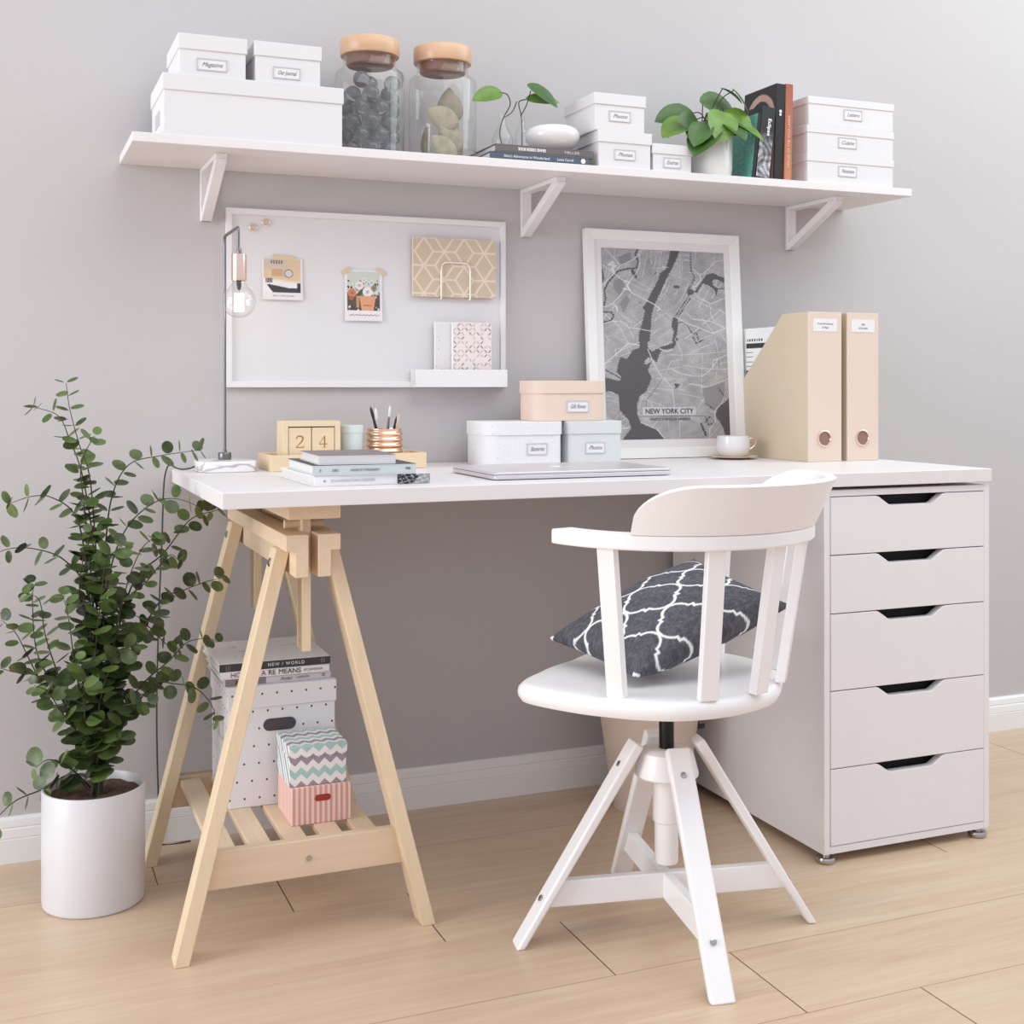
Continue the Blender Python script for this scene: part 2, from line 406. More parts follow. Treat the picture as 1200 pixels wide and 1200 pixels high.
# arm ring
def ring_strip(a0, a1, sec, n, taper=None):
    """sweep a list of (r,z) section points over angle"""
    bm = BM(); R = []
    for i in range(n+1):
        t = i/n; a = a0+(a1-a0)*t
        R.append([bm.verts.new((CX+r*math.cos(ang(a)), CY+r*math.sin(ang(a)), z)) for r, z in sec(t)])
    m = len(R[0])
    for A, B_ in zip(R, R[1:]):
        for k in range(m): bm.faces.new((A[k], A[(k+1) % m], B_[(k+1) % m], B_[k]))
    bm.faces.new(R[0][::-1]); bm.faces.new(R[-1]); return bm
bm = ring_strip(-112, 112, lambda t: [(.200, .661), (.238, .661), (.240, .663), (.240, .682), (.238, .684), (.200, .684), (.198, .682), (.198, .663)], 90)
obj('arm_ring', bm, M['chairwhite'], C, .002)
def panel(t):
    e = min(t, 1-t)/.16; h = 1 if e >= 1 else math.sqrt(max(0, 1-(1-e)**2))
    H = .0015+.072*h; out = []
    for k in range(7): s = k/6; out.append((.241+.034*s*H/.075, .6845+H*s))
    top = out[-1]
    out.append((top[0]-.005, top[1]+.003)); out.append((top[0]-.012, top[1]+.003))
    for k in range(6, -1, -1): s = k/6; out.append((.222+.034*s*H/.075, .6845+H*s))
    return out
bm = ring_strip(-77, 77, panel, 90); obj('backrest', bm, M['chairwhite'], C, smooth=True)
for a in (-88, -45, -15, 15, 45, 88):
    t = ang(a); e = Vector((math.cos(t), math.sin(t), 0)); tn = Vector((-e.y, e.x, 0)); c = Vector((CX, CY, 0))
    bm = BM(); beam(bm, c+e*.186+Vector((0, 0, .4285)), c+e*.221+Vector((0, 0, .6615)), .029, .0165, ux=tn, ends='flat')
    obj('spindle', bm, M['chairwhite'], C, .0015)
bm = BM(); tube(bm, [(CX, CY, .27), (CX, CY, .399)], .0125, 20); obj('screw_rod', bm, M['blackmetal'], C, smooth=True)
bm = BM(); lathe(bm, [(.0135, .305), (.036, .305), (.044, .300), (.053, .266), (.053, .262), (.050, .259), (.023, .257), (.023, .185), (.021, .183), (.0200, .182), (.0195, .118), (.018, .115)], (CX, CY, 0), 40)
obj('hub', bm, M['chairwhite'], C, smooth=True)
feet = [(.771, -.699), (1.274, -.794), (.980, -.990), (1.070, -.487)]
for fx, fy in feet:
    d = Vector((fx-CX, fy-CY, 0)); e = d.normalized(); tn = Vector((-e.y, e.x, 0)); c = Vector((CX, CY, 0)); L = d.length
    bm = BM()
    # profile in the radial plane; rounded top end
    a = c+e*.052+Vector((0, 0, .317)); b = c+e*(L-.004)
    beam(bm, a, b, .040, .017, ux=tn)
    for v in bm.verts:
        if v.co.z < .03: v.co.z = 0
    lg = obj('leg', bm, M['chairwhite'], C, .004, seg=3)
    dr = (b-a).normalized(); nr = e-dr*e.dot(dr); nr.normalize()
    for f in (.12, .78):
        p = a+(b-a)*f+nr*.0080
        bm = BM(); tube(bm, [p, p+nr*.0015, p+nr*.0025], lambda t: (.0052, .0052, .003)[int(round(t*2))], 14); obj('bolt', bm, M['chrome'], lg, smooth=True)
for i in (0, 2):
    p, q = Vector((*feet[i], 0)), Vector((*feet[i+1], 0)); c = Vector((CX, CY, 0)); dz = .0 if i == 0 else 0
    e = (q-p).normalized(); bm = BM()
    r_at = lambda z: .052+(.256-.052)*(1-z/.317)-.006
    tn = Vector((-e.y, e.x, 0)); z0, z1 = (.058, .100) if i == 0 else (.0573, .0993)
    pts = [c-e*r_at(z0), c+e*r_at(z0), c+e*r_at(z1), c-e*r_at(z1)]; vs = []
    for s in (-1, 1):
        vs.append([bm.verts.new(pt+tn*s*.0085+Vector((0, 0, z))) for pt, z in zip(pts, (z0, z0, z1, z1))])
    bm.faces.new(vs[0]); bm.faces.new(vs[1][::-1])
    for k in range(4): bm.faces.new((vs[0][k], vs[0][(k+1) % 4], vs[1][(k+1) % 4], vs[1][k]))
    obj('cross_bar', bm, M['chairwhite'], C, .002)

# ------------------------------------------------------------ pillow
def trellis(u, v):
    """white quatrefoil lattice on charcoal cloth"""
    n = 2.8
    a = (u+v)*n*.72+.15; b = (u-v)*n*.72+.4
    def cell(a, b):
        x = (a+b); y = (a-b)
        return x, y
    x = u*n+.25; y = v*n+.1
    best = np.full(u.shape, 9.)
    # quatrefoil tiles centred on a staggered lattice: outline = union of four circles
    d1 = np.full(u.shape, 9.)
    for ox, oy in ((0, 0), (.5, .5)):
        fx = (x+ox) % 1-.5; fy = (y+oy) % 1-.5
        ax, ay = np.abs(fx), np.abs(fy)
        q = np.minimum(np.hypot(ax-.25, ay), np.hypot(ax, ay-.25))-.235
        q = np.minimum(q, np.maximum(ax, ay)-.30)
        d1 = np.minimum(d1, np.abs(q)) if ox == 0 else d1
    rng = np.random.default_rng(3); g = rng.normal(0, 1, u.shape)
    from_ = 8*g+10*np.sin(u*60+3*np.sin(v*40))*np.sin(v*57+2*np.sin(u*33))
    line = np.clip((.027-d1)/.008, 0, 1)
    base = [84+from_, 83+from_, 90+from_]
    return [b_*(1-line)+w_*line for b_, w_ in zip(base, (236, 234, 236))]
def pillow():
    Bc = Vector(P0['B']); L = Vector(P0['L']); R = Vector(P0['R']); T4 = Vector(P0['T'])
    U = R-Bc; V = L-Bc; Nn = V.cross(U).normalized()
    if Nn.z < 0: Nn = -Nn
    N = 150; co = []; fc = []
    for side in (1, -1):
        for j in range(N+1):
            for i in range(N+1):
                s, t = i/N, j/N
                pu = 1-(2*s-1)**2; pv = 1-(2*t-1)**2
                h = .055*(max(pu, 0)*max(pv, 0))**.52
                k = .05*(1-max(pu, 0)) ; k2 = .05*(1-max(pv, 0))
                # sides drawn in between the corners
                cs = .5+(s-.5)*(1-.10*pv*(2*s-1)**2); ct = .5+(t-.5)*(1-.10*pu*(2*t-1)**2)
                h *= 1+.05*math.sin(9*s+2*t)*math.sin(7*t+1)
                sag = -.004*pu*pv
                co.append(Bc*(1-cs)*(1-ct)+R*cs*(1-ct)+L*(1-cs)*ct+T4*cs*ct+Nn*(side*h+sag))
    n1 = (N+1)**2
    for sd in (0, 1):
        for j in range(N):
            for i in range(N):
                a = sd*n1+j*(N+1)+i; q = (a, a+1, a+N+2, a+N+1); fc.append(q if sd == 0 else q[::-1])
    me = bpy.data.meshes.new('cushion'); me.from_pydata([tuple(c) for c in co], [], fc)
    u, v = np.meshgrid(np.linspace(0, 1, N+1), np.linspace(0, 1, N+1))
    rgb = np.clip(np.stack(trellis(u, v), -1)/255, 0, 1); l_ = np.where(rgb <= .04045, rgb/12.92, ((rgb+.055)/1.055)**2.4).reshape(-1, 3)
    l_ = np.concatenate([l_, l_]); at = me.color_attributes.new('col', 'FLOAT_COLOR', 'POINT')
    at.data.foreach_set('color', np.concatenate([l_, np.ones((len(l_), 1))], 1).astype('f').ravel())
    o = link('cushion', me, vcol('cushion_cloth', .95), smooth=False)
    for p in me.polygons: p.use_smooth = True
    b = bmesh.new(); b.from_mesh(me); bmesh.ops.remove_doubles(b, verts=b.verts[:], dist=1e-5); bmesh.ops.recalc_face_normals(b, faces=b.faces[:]); b.to_mesh(me); b.free()
    return recentre(o)
P0 = dict(B=(.927, -.815, .444), L=(.872, -.600, .470), R=(1.200, -.846, .546), T=(1.128, -.655, .602))
tag(pillow(), 'square charcoal cushion with white lattice print lying on the chair seat', 'cushion')

# ------------------------------------------------------------ waste bin under the desk
W_ = thing('waste_basket', 'beige tapered waste basket on the floor beside the drawer unit, behind the chair', 'bin', (1.300, -.175, 0))
bm = BM(); lathe(bm, [(.078, 0), (.0785, .002), (.116, .262), (.116, .265), (.113, .265), (.112, .262), (.076, .004), (0, .004)], (1.300, -.175, 0), 56); obj('basket', bm, M['kraft'], W_, smooth=True)
bm = BM(); box(bm, 1.403, 1.412, -.197, -.193, .165, .180); box(bm, 1.408, 1.424, -.200, -.196, .158, .168); obj('handle', bm, M['cable'], W_, .001)
# ------------------------------------------------------------ storage boxes
SZ = 1.3587
def storage(name, label, x0, x1, y0, y1, z0, z1, lidh, mat, text=None, tx=0, tz=None, tw=.045, lidmat=None, r=0, lo=.0025, group=None, lettermat=None, th=.022):
    """lidded card box with a metal label holder; front faces -y"""
    B = thing(name, label, 'box', ((x0+x1)/2, (y0+y1)/2, z0), group)
    bm = BM()
    if r: prism(bm, rrect(x0+lo, x1-lo, y0+lo, y1-lo, r), 2, z0, z1-.004)
    else: box(bm, x0+lo, x1-lo, y0+lo, y1-lo, z0, z1-.004)
    obj('body', bm, mat, B, .001)
    bm = BM()
    if r: prism(bm, rrect(x0, x1, y0, y1, r+lo), 2, z1-lidh, z1)
    else: box(bm, x0, x1, y0, y1, z1-lidh, z1)
    obj('lid', bm, lidmat or mat, B, .001)
    if text:
        cx = tx; cz = tz; y = y0+lo; h = th
        bm = BM()
        for a, b, c, d in ((-tw/2, tw/2, h/2-.0018, h/2), (-tw/2, tw/2, -h/2, -h/2+.0018), (-tw/2, -tw/2+.002, -h/2+.0018, h/2-.0018), (tw/2-.002, tw/2, -h/2+.0018, h/2-.0018)):
            box(bm, cx+a, cx+b, y-.0018, y-.0002, cz+c, cz+d)
        hd = obj('label_holder', bm, M['holder'], B)
        bm = BM(); box(bm, cx-tw/2+.002, cx+tw/2-.002, y-.0008, y-.0001, cz-h/2+.0018, cz+h/2-.0018); obj('label_card', bm, M['label'], hd)
        lettering(text, h*.52, lettermat or M['ink'], hd, front(cx, y-.0011, cz), shear=.45, width=tw*.68)
    return B
BB = storage('storage_box', 'long white lidded box at the left end of the wall shelf', .2705, .6045, -.247, -.055, SZ, 1.4705, .030, M['paperwhite'], group='white boxes on the wall shelf')
bm = BM(); box(bm, .2719, .2729, -.185, -.115, 1.388, 1.414); obj('label_card', bm, M['holder'], BB)
storage('storage_box', 'small white labelled box, left one of the pair on the long box', .299, .424, -.237, -.070, 1.4707, 1.5475, .028, M['paperwhite'], 'Magazine', .360, 1.494, .055, group='white boxes on the wall shelf')
storage('storage_box', 'small white labelled box, right one of the pair on the long box', .437, .5645, -.237, -.070, 1.4707, 1.5475, .027, M['paperwhite'], 'Our Journal', .498, 1.492, .052, group='white boxes on the wall shelf')
storage('storage_box', 'white labelled box topmost of the stack right of the white bowl', 1.134, 1.2545, -.245, -.095, 1.4352, 1.512, .0235, M['paperwhite'], 'Photos', 1.194, 1.466, .050, group='white boxes on the wall shelf')
storage('storage_box', 'white labelled box directly under the stacked box right of the white bowl', 1.143, 1.269, -.245, -.085, SZ, 1.435, .024, M['paperwhite'], 'Photos', 1.206, 1.387, .050, group='white boxes on the wall shelf')
storage('storage_box', 'low white labelled box between the stacked boxes and the potted pothos', 1.2705, 1.3675, -.245, -.130, SZ, 1.4165, .021, M['paperwhite'], 'Extras', 1.318, 1.378, .042, group='white boxes on the wall shelf')
for i, (z, tx, wd, ww) in enumerate(((SZ, 1.768, 'Notizen', 'bottom'), (SZ+.064, 1.768, 'Cuisine', 'middle'), (SZ+.128, 1.783, 'Letters', 'top'))):
    storage('storage_box', 'flat white labelled box, %s of the three stacked at the shelf right end' % ww, 1.6585+.003*(i == 2), 1.8965, -.246, -.055, z, z+.0638, .0165, M['paperwhite'], wd, tx, z+.030, .050, group='white boxes on the wall shelf', th=.024, lo=.0018)

# ------------------------------------------------------------ jars
def jar(cx, cy, label):
    J = thing('glass_jar', label, 'jar', (cx, cy, SZ), 'wooden lidded glass jars')
    bm = BM(); lathe(bm, [(.040, .0005), (.066, .001), (.069, .004), (.0695, .008), (.0695, .168), (.068, .174), (.061, .181), (.054, .1845), (.0525, .188), (.0525, .207)], (cx, cy, SZ), 64, cap0=True, cap1=False)
    obj('jar_body', bm, M['glass'], J, smooth=True)
    bm = BM(); tube(bm, [(cx+.0525*math.cos(t*PI/24), cy+.0525*math.sin(t*PI/24), SZ+.2065) for t in range(48)], .0012, 8, closed=True); obj('rim', bm, M['glass'], J, smooth=True)
    bm = BM(); lathe(bm, [(.0, .2085), (.0585, .2085), (.0600, .211), (.0600, .238), (.0590, .2405), (.040, .243), (0, .2435)], (cx, cy, SZ), 56)
    L = obj('lid', bm, M['jarwood'], J, smooth=True)
    bm = BM(); lathe(bm, [(0, .190), (.046, .190), (.0475, .192), (.0475, .2084), (0, .2084)], (cx, cy, SZ), 48); obj('stopper', bm, M['stopper'], L, smooth=True)
jar(.690, -.125, 'clear glass jar with wooden lid, filled with grey glass balls'); jar(.845, -.125, 'clear glass jar with wooden lid, holding dried pointed pods')
bm = BM(); bmesh.ops.create_uvsphere(bm, u_segments=24, v_segments=14, radius=.0165); 
ball = obj('glass_ball', bm, M['smokeglass'], smooth=True); random.seed(4); first = True
for lv in range(6):
    pts = [(0, 0)]+[(.045*math.cos(2*PI*k/7+lv*.45), .045*math.sin(2*PI*k/7+lv*.45)) for k in range(7)]
    if lv == 5: pts = [pts[3], pts[5], pts[0]]
    for k, (a, b) in enumerate(pts):
        z = SZ+.0185+lv*.0272+(.006 if k == 0 and lv < 5 else 0)
        o = ball if first else ball.copy()
        if not first: COL.objects.link(o)
        first = False
        o.location = (.690+a, -.125+b, z); tag(o, 'clear grey glass ball inside the wooden-lidded jar', 'glass ball', 'glass balls in the jar')
M['pod'] = grainy('dried_pod', (192, 184, 164), (138, 129, 106), .8, 60)
def pod_mesh(L, Wd):
    bm = BM(); n = 14; rings = []
    for i in range(n+1):
        t = i/n; wv = Wd*math.sin(PI*t**.8)**.8 if 0 < t < 1 else 0; z = L*t
        if wv < 1e-4: rings.append([bm.verts.new((0, 0, z))]); continue
        rings.append([bm.verts.new((wv*math.cos(a)*1.0, wv*.35*math.sin(a)+.06*L*math.sin(PI*t), z)) for a in [2*PI*k/12 for k in range(12)]])
    for A, B_ in zip(rings, rings[1:]):
        for k in range(12):
            q = [A[k % len(A)], A[(k+1) % len(A)], B_[(k+1) % len(B_)], B_[k % len(B_)]]; q = [v for i, v in enumerate(q) if v not in q[:i]]
            bm.faces.new(q)
    return bm
pods = [((.845+.030, -.105, SZ+.094), .075, .030, (0, -.12, .2), 'pale dried pod standing upright at the top of the jar'),
        ((.872, -.150, SZ+.082), .078, .024, (.05, -1.25, .05), 'olive dried pod lying at mid height in the jar, tip to the left'),
        ((.880, -.140, SZ+.030), .080, .024, (.2, -.75, 0), 'dried pod leaning left in the lower half of the jar'),
        ((.866, -.152, SZ+.014), .070, .022, (.05, -.95, .05), 'dried pod at the jar bottom front, tip up to the left'),
        ((.868, -.115, SZ+.006), .088, .030, (0, .22, .5), 'wide pale dried pod standing at the jar bottom right'),
        ((.822, -.098, SZ+.010), .080, .026, (0, -.1, 1.2), 'dried pod at the back left of the jar')]
for c, L, Wd, r, lab in pods:
    o = obj('dried_pod', pod_mesh(L, Wd*1.06), M['pod'], smooth=True); o.location = c; o.rotation_euler = r; tag(o, lab, 'pod', 'dried pods in the jar')

# ------------------------------------------------------------ books
def book(name, label, x0, x1, y0, y1, z0, z1, cover, spine=None, rot=0, side='front', group=None, ct=.0022, top=None):
    """lying book, spine towards -y"""
    c = ((x0+x1)/2, (y0+y1)/2, z0)
    B = thing(name, label, 'book', (0, 0, 0), group)
    hx, hy, h = (x1-x0)/2, (y1-y0)/2, z1-z0
    def T(bm): bmesh.ops.transform(bm, matrix=Matrix.Translation(c) @ Matrix.Rotation(rot, 4, 'Z'), verts=bm.verts[:]); return bm
    bm = BM(); box(bm, -hx, hx, -hy, hy, 0, ct); box(bm, -hx, hx, -hy, hy, h-ct, h); box(bm, -hx, hx, -hy, -hy+ct, ct, h-ct)
    cv = obj('cover', T(bm), cover, B, .0006)
    bm = BM(); box(bm, -hx+.003, hx-.003, -hy+ct, hy-.003, ct, h-ct); obj('pages', T(bm), M['pages'], B)
    if spine: 
        bm = BM(); box(bm, -hx, hx, -hy-.0004, -hy-.0001, .0004, h-.0004); obj('spine', T(bm), spine, B)
    return B, cv, (lambda x, z, c=c, hy=hy, rot=rot: Matrix.Translation(c) @ Matrix.Rotation(rot, 4, 'Z') @ Matrix.Translation((x, -hy-.0007, z)) @ Matrix.Rotation(PI/2, 4, 'X'))
M['cov_grey'] = grainy('warm_grey_cover', (112, 104, 104), (102, 95, 96), .5, 40)
M['cov_slate'] = grainy('slate_blue_cover', (86, 98, 112), (76, 86, 100), .45, 40)
M['cov_pale'] = grainy('pale_grey_blue_cover', (204, 212, 214), (196, 205, 207), .5, 40)
M['cov_silver'] = grainy('light_grey_cover', (212, 210, 214), (205, 203, 208), .5, 40)
M['cov_taupe'] = grainy('taupe_cover', (130, 118, 116), (118, 107, 106), .45, 40)
M['cov_white'] = grainy('white_cover', (240, 238, 238), (234, 232, 232), .4, 40)
M['cov_dark'] = grainy('charcoal_cover', (62, 60, 64), (52, 50, 54), .5, 40)
M['lt_white'] = grainy('white_lettering', (238, 238, 240), (232, 232, 236), .6, 30)
M['lt_red'] = grainy('red_lettering', (150, 58, 74), (140, 50, 66), .6, 30)
b1, c1, m1 = book('book', 'slate blue book lying on the wall shelf at the bottom of the pair', .905, 1.124, -.243, -.115, SZ, 1.3745, M['cov_slate'], rot=rad(-.6))
lettering("Alice's Adventures in Wonderland", .0080, M['lt_white'], c1, m1(-.030, .0080), width=.100); lettering('Lewis Carroll', .0080, M['lt_white'], c1, m1(.055, .0080), width=.036)
bm = BM(); tube(bm, [(0, 0, 0), (0, 0, .0003)], .0052, 20); bmesh.ops.transform(bm, matrix=m1(.095, .008), verts=bm.verts[:]); obj('emblem', bm, M['lt_white'], c1)
b2, c2, m2 = book('book', 'warm grey book lying on the slate blue one, under the glass vases', .915, 1.135, -.240, -.085, 1.3747, 1.3905, M['cov_grey'], rot=rad(.8))
lettering('GRAND DESIGN BOOK', .0085, M['lt_white'], c2, m2(-.030, .0085) @ Matrix.Rotation(PI, 4, 'Z'), width=.062, bold=.0003); lettering('MILLER', .0075, M['cov_silver'], c2, m2(.060, .0080), width=.034)

def standing(label, x0, thick, h, depth, lean, yf, cover, spinemat, pr=None, group='books standing on the wall shelf'):
    """standing book, spine to -y, cover to -x, leaning right by lean radians about its right bottom edge"""
    B = thing('book', label, 'book', (x0, yf, SZ+thick*math.sin(lean)), group, rot=(0, lean, 0))
    MB_ = B.matrix_basis.copy()
    def T(bm): bmesh.ops.transform(bm, matrix=MB_, verts=bm.verts[:]); return bm
    ct = .0016; bm = BM()
    box(bm, 0, ct, 0, depth, 0, h); box(bm, thick-ct, thick, 0, depth, 0, h); box(bm, ct, thick-ct, 0, ct, 0, h)
    cv = obj('cover', T(bm), [cover], B, .0005)
    bm = BM(); box(bm, ct, thick-ct, ct, depth-.002, .002, h-.002); obj('pages', T(bm), M['pages'], B)
    if spinemat:
        bm = BM(); box(bm, .0002, thick-.0002, -.0004, -.0001, .0003, h-.0003); obj('spine', T(bm), spinemat, B)
    return B, cv, MB_
def leaf_print(u, v):
    g = np.random.default_rng(5).normal(0, 1, u.shape)
    s = np.sin(u*23+4*np.sin(v*9))*np.sin(v*31+3*np.sin(u*7))+.5*g
    k = np.clip((s-.9)*1.5, 0, 1); d = np.clip((-s-.8), 0, 1)
    return [92+70*k-40*d, 166+40*k-50*d, 150+45*k-50*d]
def moon(u, v):
    g = np.random.default_rng(6).normal(0, 1, u.shape)
    s = np.sin(u*9+3*np.sin(v*17))*np.sin(v*24+2*np.sin(u*5))+.35*g
    k = np.clip((v-.33)*5, 0, 1)*np.clip(.9+.6*s, 0, 2)
    a = 34+110*k; return [a, a, a+6]
def arch(u, v):
    # u: 0 back edge (left seen), 1 spine edge
    x = (u-.52)*.128/.058; y = (v-.34)*.211/.058
    r = np.where(v < .34, np.hypot(x, y), np.abs(x))
    band = (r < 1) & (r > .74)
    g = np.random.default_rng(7).normal(0, 1, u.shape)*6
    return [np.where(band, 186+g, 34+g*.2), np.where(band, 152+g, 30), np.where(band, 140+g, 31)]
M['cov_black'] = grainy('black_cover', (36, 32, 34), (28, 25, 27), .35, 40)
M['cov_orange'] = Mt('orange_brown_spine', rough=.45); _x, _y, _z = M['cov_orange'].pos()
M['cov_orange'].col(M['cov_orange'].mix(((_z-1.37)/.2).mx(0).mn(1), lin((196, 126, 94)), lin((158, 88, 68)))); M['cov_orange'] = M['cov_orange'].m
M['teal'] = grainy('teal_cover', (98, 168, 152), (84, 152, 138), .5, 60)
def side_print(name, cv, MB_, depth, h, fn, nx=70, ny=100):
    m = MB_ @ Matrix.Translation((-.0004, depth, h)) @ Matrix.Rotation(-PI/2, 4, 'Z')
    return grid_print(name, cv, m, depth, h, nx, ny, fn, .45)
ln = rad(7.0)
B, cv, mb = standing('teal book with leaf-patterned cover leaning right beside the potted pothos', 1.5130, .0085, .142, .115, ln, -.246, M['teal'], M['cov_black']); side_print('cover_print', cv, mb, .115, .142, leaf_print)
B, cv, mb = standing('black book with white title and grey moonscape spine beside the teal book', 1.5240, .0345, .157, .118, rad(6.5), -.246, M['cov_black'], None)
side_print('cover_print', cv, mb, .118, .157, lambda u, v: [36+0*u, 32+0*u, 35+0*u], 4, 4)
grid_print('spine_print', cv, mb @ Matrix.Translation((.0003, -.0006, .1567)), .0338, .156, 30, 110, moon, .45)
lettering('Eclipse', .0115, M['lt_white'], cv, mb @ Matrix.Translation((.0215, -.0012, .112)) @ Matrix.Rotation(PI/2, 4, 'X') @ Matrix.Rotation(-PI/2, 4, 'Z'), width=.038, bold=.0003)
B, cv, mb = standing('tall black book with a pinkish brown arch on its cover, second from the right', 1.5700, .0215, .211, .128, rad(2.5), -.246, M['cov_black'], None); side_print('cover_print', cv, mb, .128, .211, arch)
for dz, r_ in ((.150, .0035), (.143, .003)):
    bm = BM(); tube(bm, [(0, 0, 0), (0, 0, .0003)], r_, 16); bmesh.ops.transform(bm, matrix=mb @ Matrix.Translation((.011, -.0009, dz)) @ Matrix.Rotation(PI/2, 4, 'X'), verts=bm.verts[:]); obj('emblem', bm, M['lt_white'], cv)
B, cv, mb = standing('tall orange-brown book standing upright beside the stack of three flat boxes', 1.5978, .0190, .2125, .135, rad(1.2), -.246, M['cov_orange'], None)
lettering('HEROES OF THE WILD LANDS', .0085, M['peach'], cv, mb @ Matrix.Translation((.0095, -.0008, .085)) @ Matrix.Rotation(PI/2, 4, 'X') @ Matrix.Rotation(PI/2, 4, 'Z'), width=.115)

# ------------------------------------------------------------ vases, bowl, pothos
M['leafgreen'] = Mt('pothos_leaf', rough=.38); _m = M['leafgreen']; _x, _y, _z = _m.pos()
_m.col(_m.mix(_m.noise(_m.vec(_x, _y, _z), 45, 3), lin((58, 98, 36)), lin((128, 164, 62)))); _m.b.inputs['Subsurface Weight'].default_value = .0; M['leafgreen'] = _m.m
M['leafdark'] = Mt('pothos_leaf_dark', rough=.35); _m = M['leafdark']; _x, _y, _z = _m.pos()
_m.col(_m.mix(_m.noise(_m.vec(_x, _y, _z), 45, 3), lin((38, 70, 30)), lin((82, 120, 50)))); M['leafdark'] = _m.m
M['stem'] = grainy('brown_green_stem', (74, 70, 48), (60, 54, 40), .7, 60)
def heart_leaf(bm, base, d, n, L, Wd, curl=.18):
    """leaf blade from base along d, normal n"""
    d = Vector(d).normalized(); n = Vector(n); n = (n-d*n.dot(d)).normalized(); s = d.cross(n); base = Vector(base)
    prof = [(0, 0), (.02, .30), (.08, .62), (.2, .92), (.35, 1), (.5, .98), (.65, .86), (.8, .62), (.91, .34), (.97, .12), (1, 0)]
    rows = []
    for t, wv in prof:
        r = []
        for k in (-1, -.5, 0, .5, 1):
            back = -.10*abs(k)*(1-t)**4
            p = base+d*(L*(t+back))+s*(Wd/2*wv*k)+n*(abs(k)*Wd*.10*wv-curl*L*t*t)
            r.append(bm.verts.new(p))
        rows.append(r)
    for A, B_ in zip(rows, rows[1:]):
        for i in range(4): bm.faces.new((A[i], A[i+1], B_[i+1], B_[i]))
def vase(cx, cy, prof, label):
    V = thing('glass_vase', label, 'vase', (cx, cy, 1.3908), 'small glass vases on the books')
    bm = BM(); lathe(bm, prof, (cx, cy, 1.3908), 32, cap1=False); obj('bottle', bm, M['glass'], V, smooth=True); return V
v1 = vase(.966, -.155, [(.010, .0005), (.017, .003), (.022, .012), (.023, .024), (.017, .040), (.009, .056), (.0065, .070), (.008, .078)], 'pear-shaped clear glass vase holding a sprig with one leaf to the left')
v2 = vase(1.012, -.150, [(.010, .0005), (.014, .002), (.0148, .008), (.0148, .042), (.012, .052), (.0065, .060), (.006, .074), (.0075, .078)], 'straight clear glass vase holding a sprig with leaves to the right')
def sprig(label, paths, leaves, mats):
    G = thing('leaf_sprig', label, 'plant', paths[0][0]); bm = BM()
    for p in paths: tube(bm, smooth_path(p, 6), .0011, 6)
    obj('stem', bm, M['stem'], G, smooth=True)
    for (b_, d, n, L, Wd), mm in zip(leaves, mats):
        bm = BM(); heart_leaf(bm, b_, d, n, L, Wd); obj('leaf', bm, M[mm], G, smooth=True, recalc=False)
sprig('thin sprig with one bright green leaf pointing left from the pear-shaped vase',
      [[(.968, -.155, 1.397), (.960, -.155, 1.43), (.968, -.155, 1.462), (.982, -.158, 1.490), (.975, -.16, 1.510), (.958, -.162, 1.513)], [(.968, -.155, 1.462), (.990, -.150, 1.478), (1.000, -.150, 1.500)]],
      [((.956, -.162, 1.513), (-1, -.25, -.28), (-.1, -.85, .5), .066, .040)], ['leafgreen'])
sprig('thin sprig with a dark leaf and a pale leaf pointing right from the straight vase',
      [[(1.012, -.150, 1.397), (1.012, -.150, 1.44), (1.010, -.150, 1.472), (1.004, -.152, 1.498), (1.018, -.155, 1.505), (1.030, -.158, 1.506)], [(1.010, -.150, 1.472), (1.018, -.16, 1.492), (1.026, -.165, 1.522)]],
      [((1.024, -.158, 1.506), (1, -.35, .02), (0, -.8, .5), .066, .030), ((1.022, -.170, 1.530), (.85, -.30, -.50), (.55, -.9, .35), .072, .042)], ['leafgreen', 'leafdark'])
bm = BM(); lathe(bm, [(0, 0), (.026, 0), (.030, .002), (.046, .012), (.056, .026), (.0575, .036), (.053, .046), (.044, .0515), (.041, .050), (.048, .043), (.050, .034), (.044, .020), (.026, .009), (0, .008)], (1.066, -.186, 1.3908), 56)
tag(recentre(obj('ceramic_bowl', bm, M['ceramic'], smooth=True)), 'rounded white ceramic bowl standing on the two lying books', 'bowl')

G = thing('potted_pothos', 'green pothos in a glossy white pot on the wall shelf', 'plant', (1.4385, -.195, SZ))
bm = BM(); lathe(bm, [(.044, 0), (.047, .002), (.0495, .020), (.0505, .088), (.0500, .0895), (.0480, .0890), (.047, .070), (0, .070)], (1.4385, -.195, SZ), 56); obj('pot', bm, M['potgloss'], G, smooth=True)
bm = BM(); lathe(bm, [(.0468, .074), (.03, .077), (0, .079)], (1.4385, -.195, SZ), 30, cap0=False); M['soil'] = grainy('dark_soil', (86, 66, 54), (44, 32, 26), .95, 160); obj('soil', bm, M['soil'], G, smooth=True)
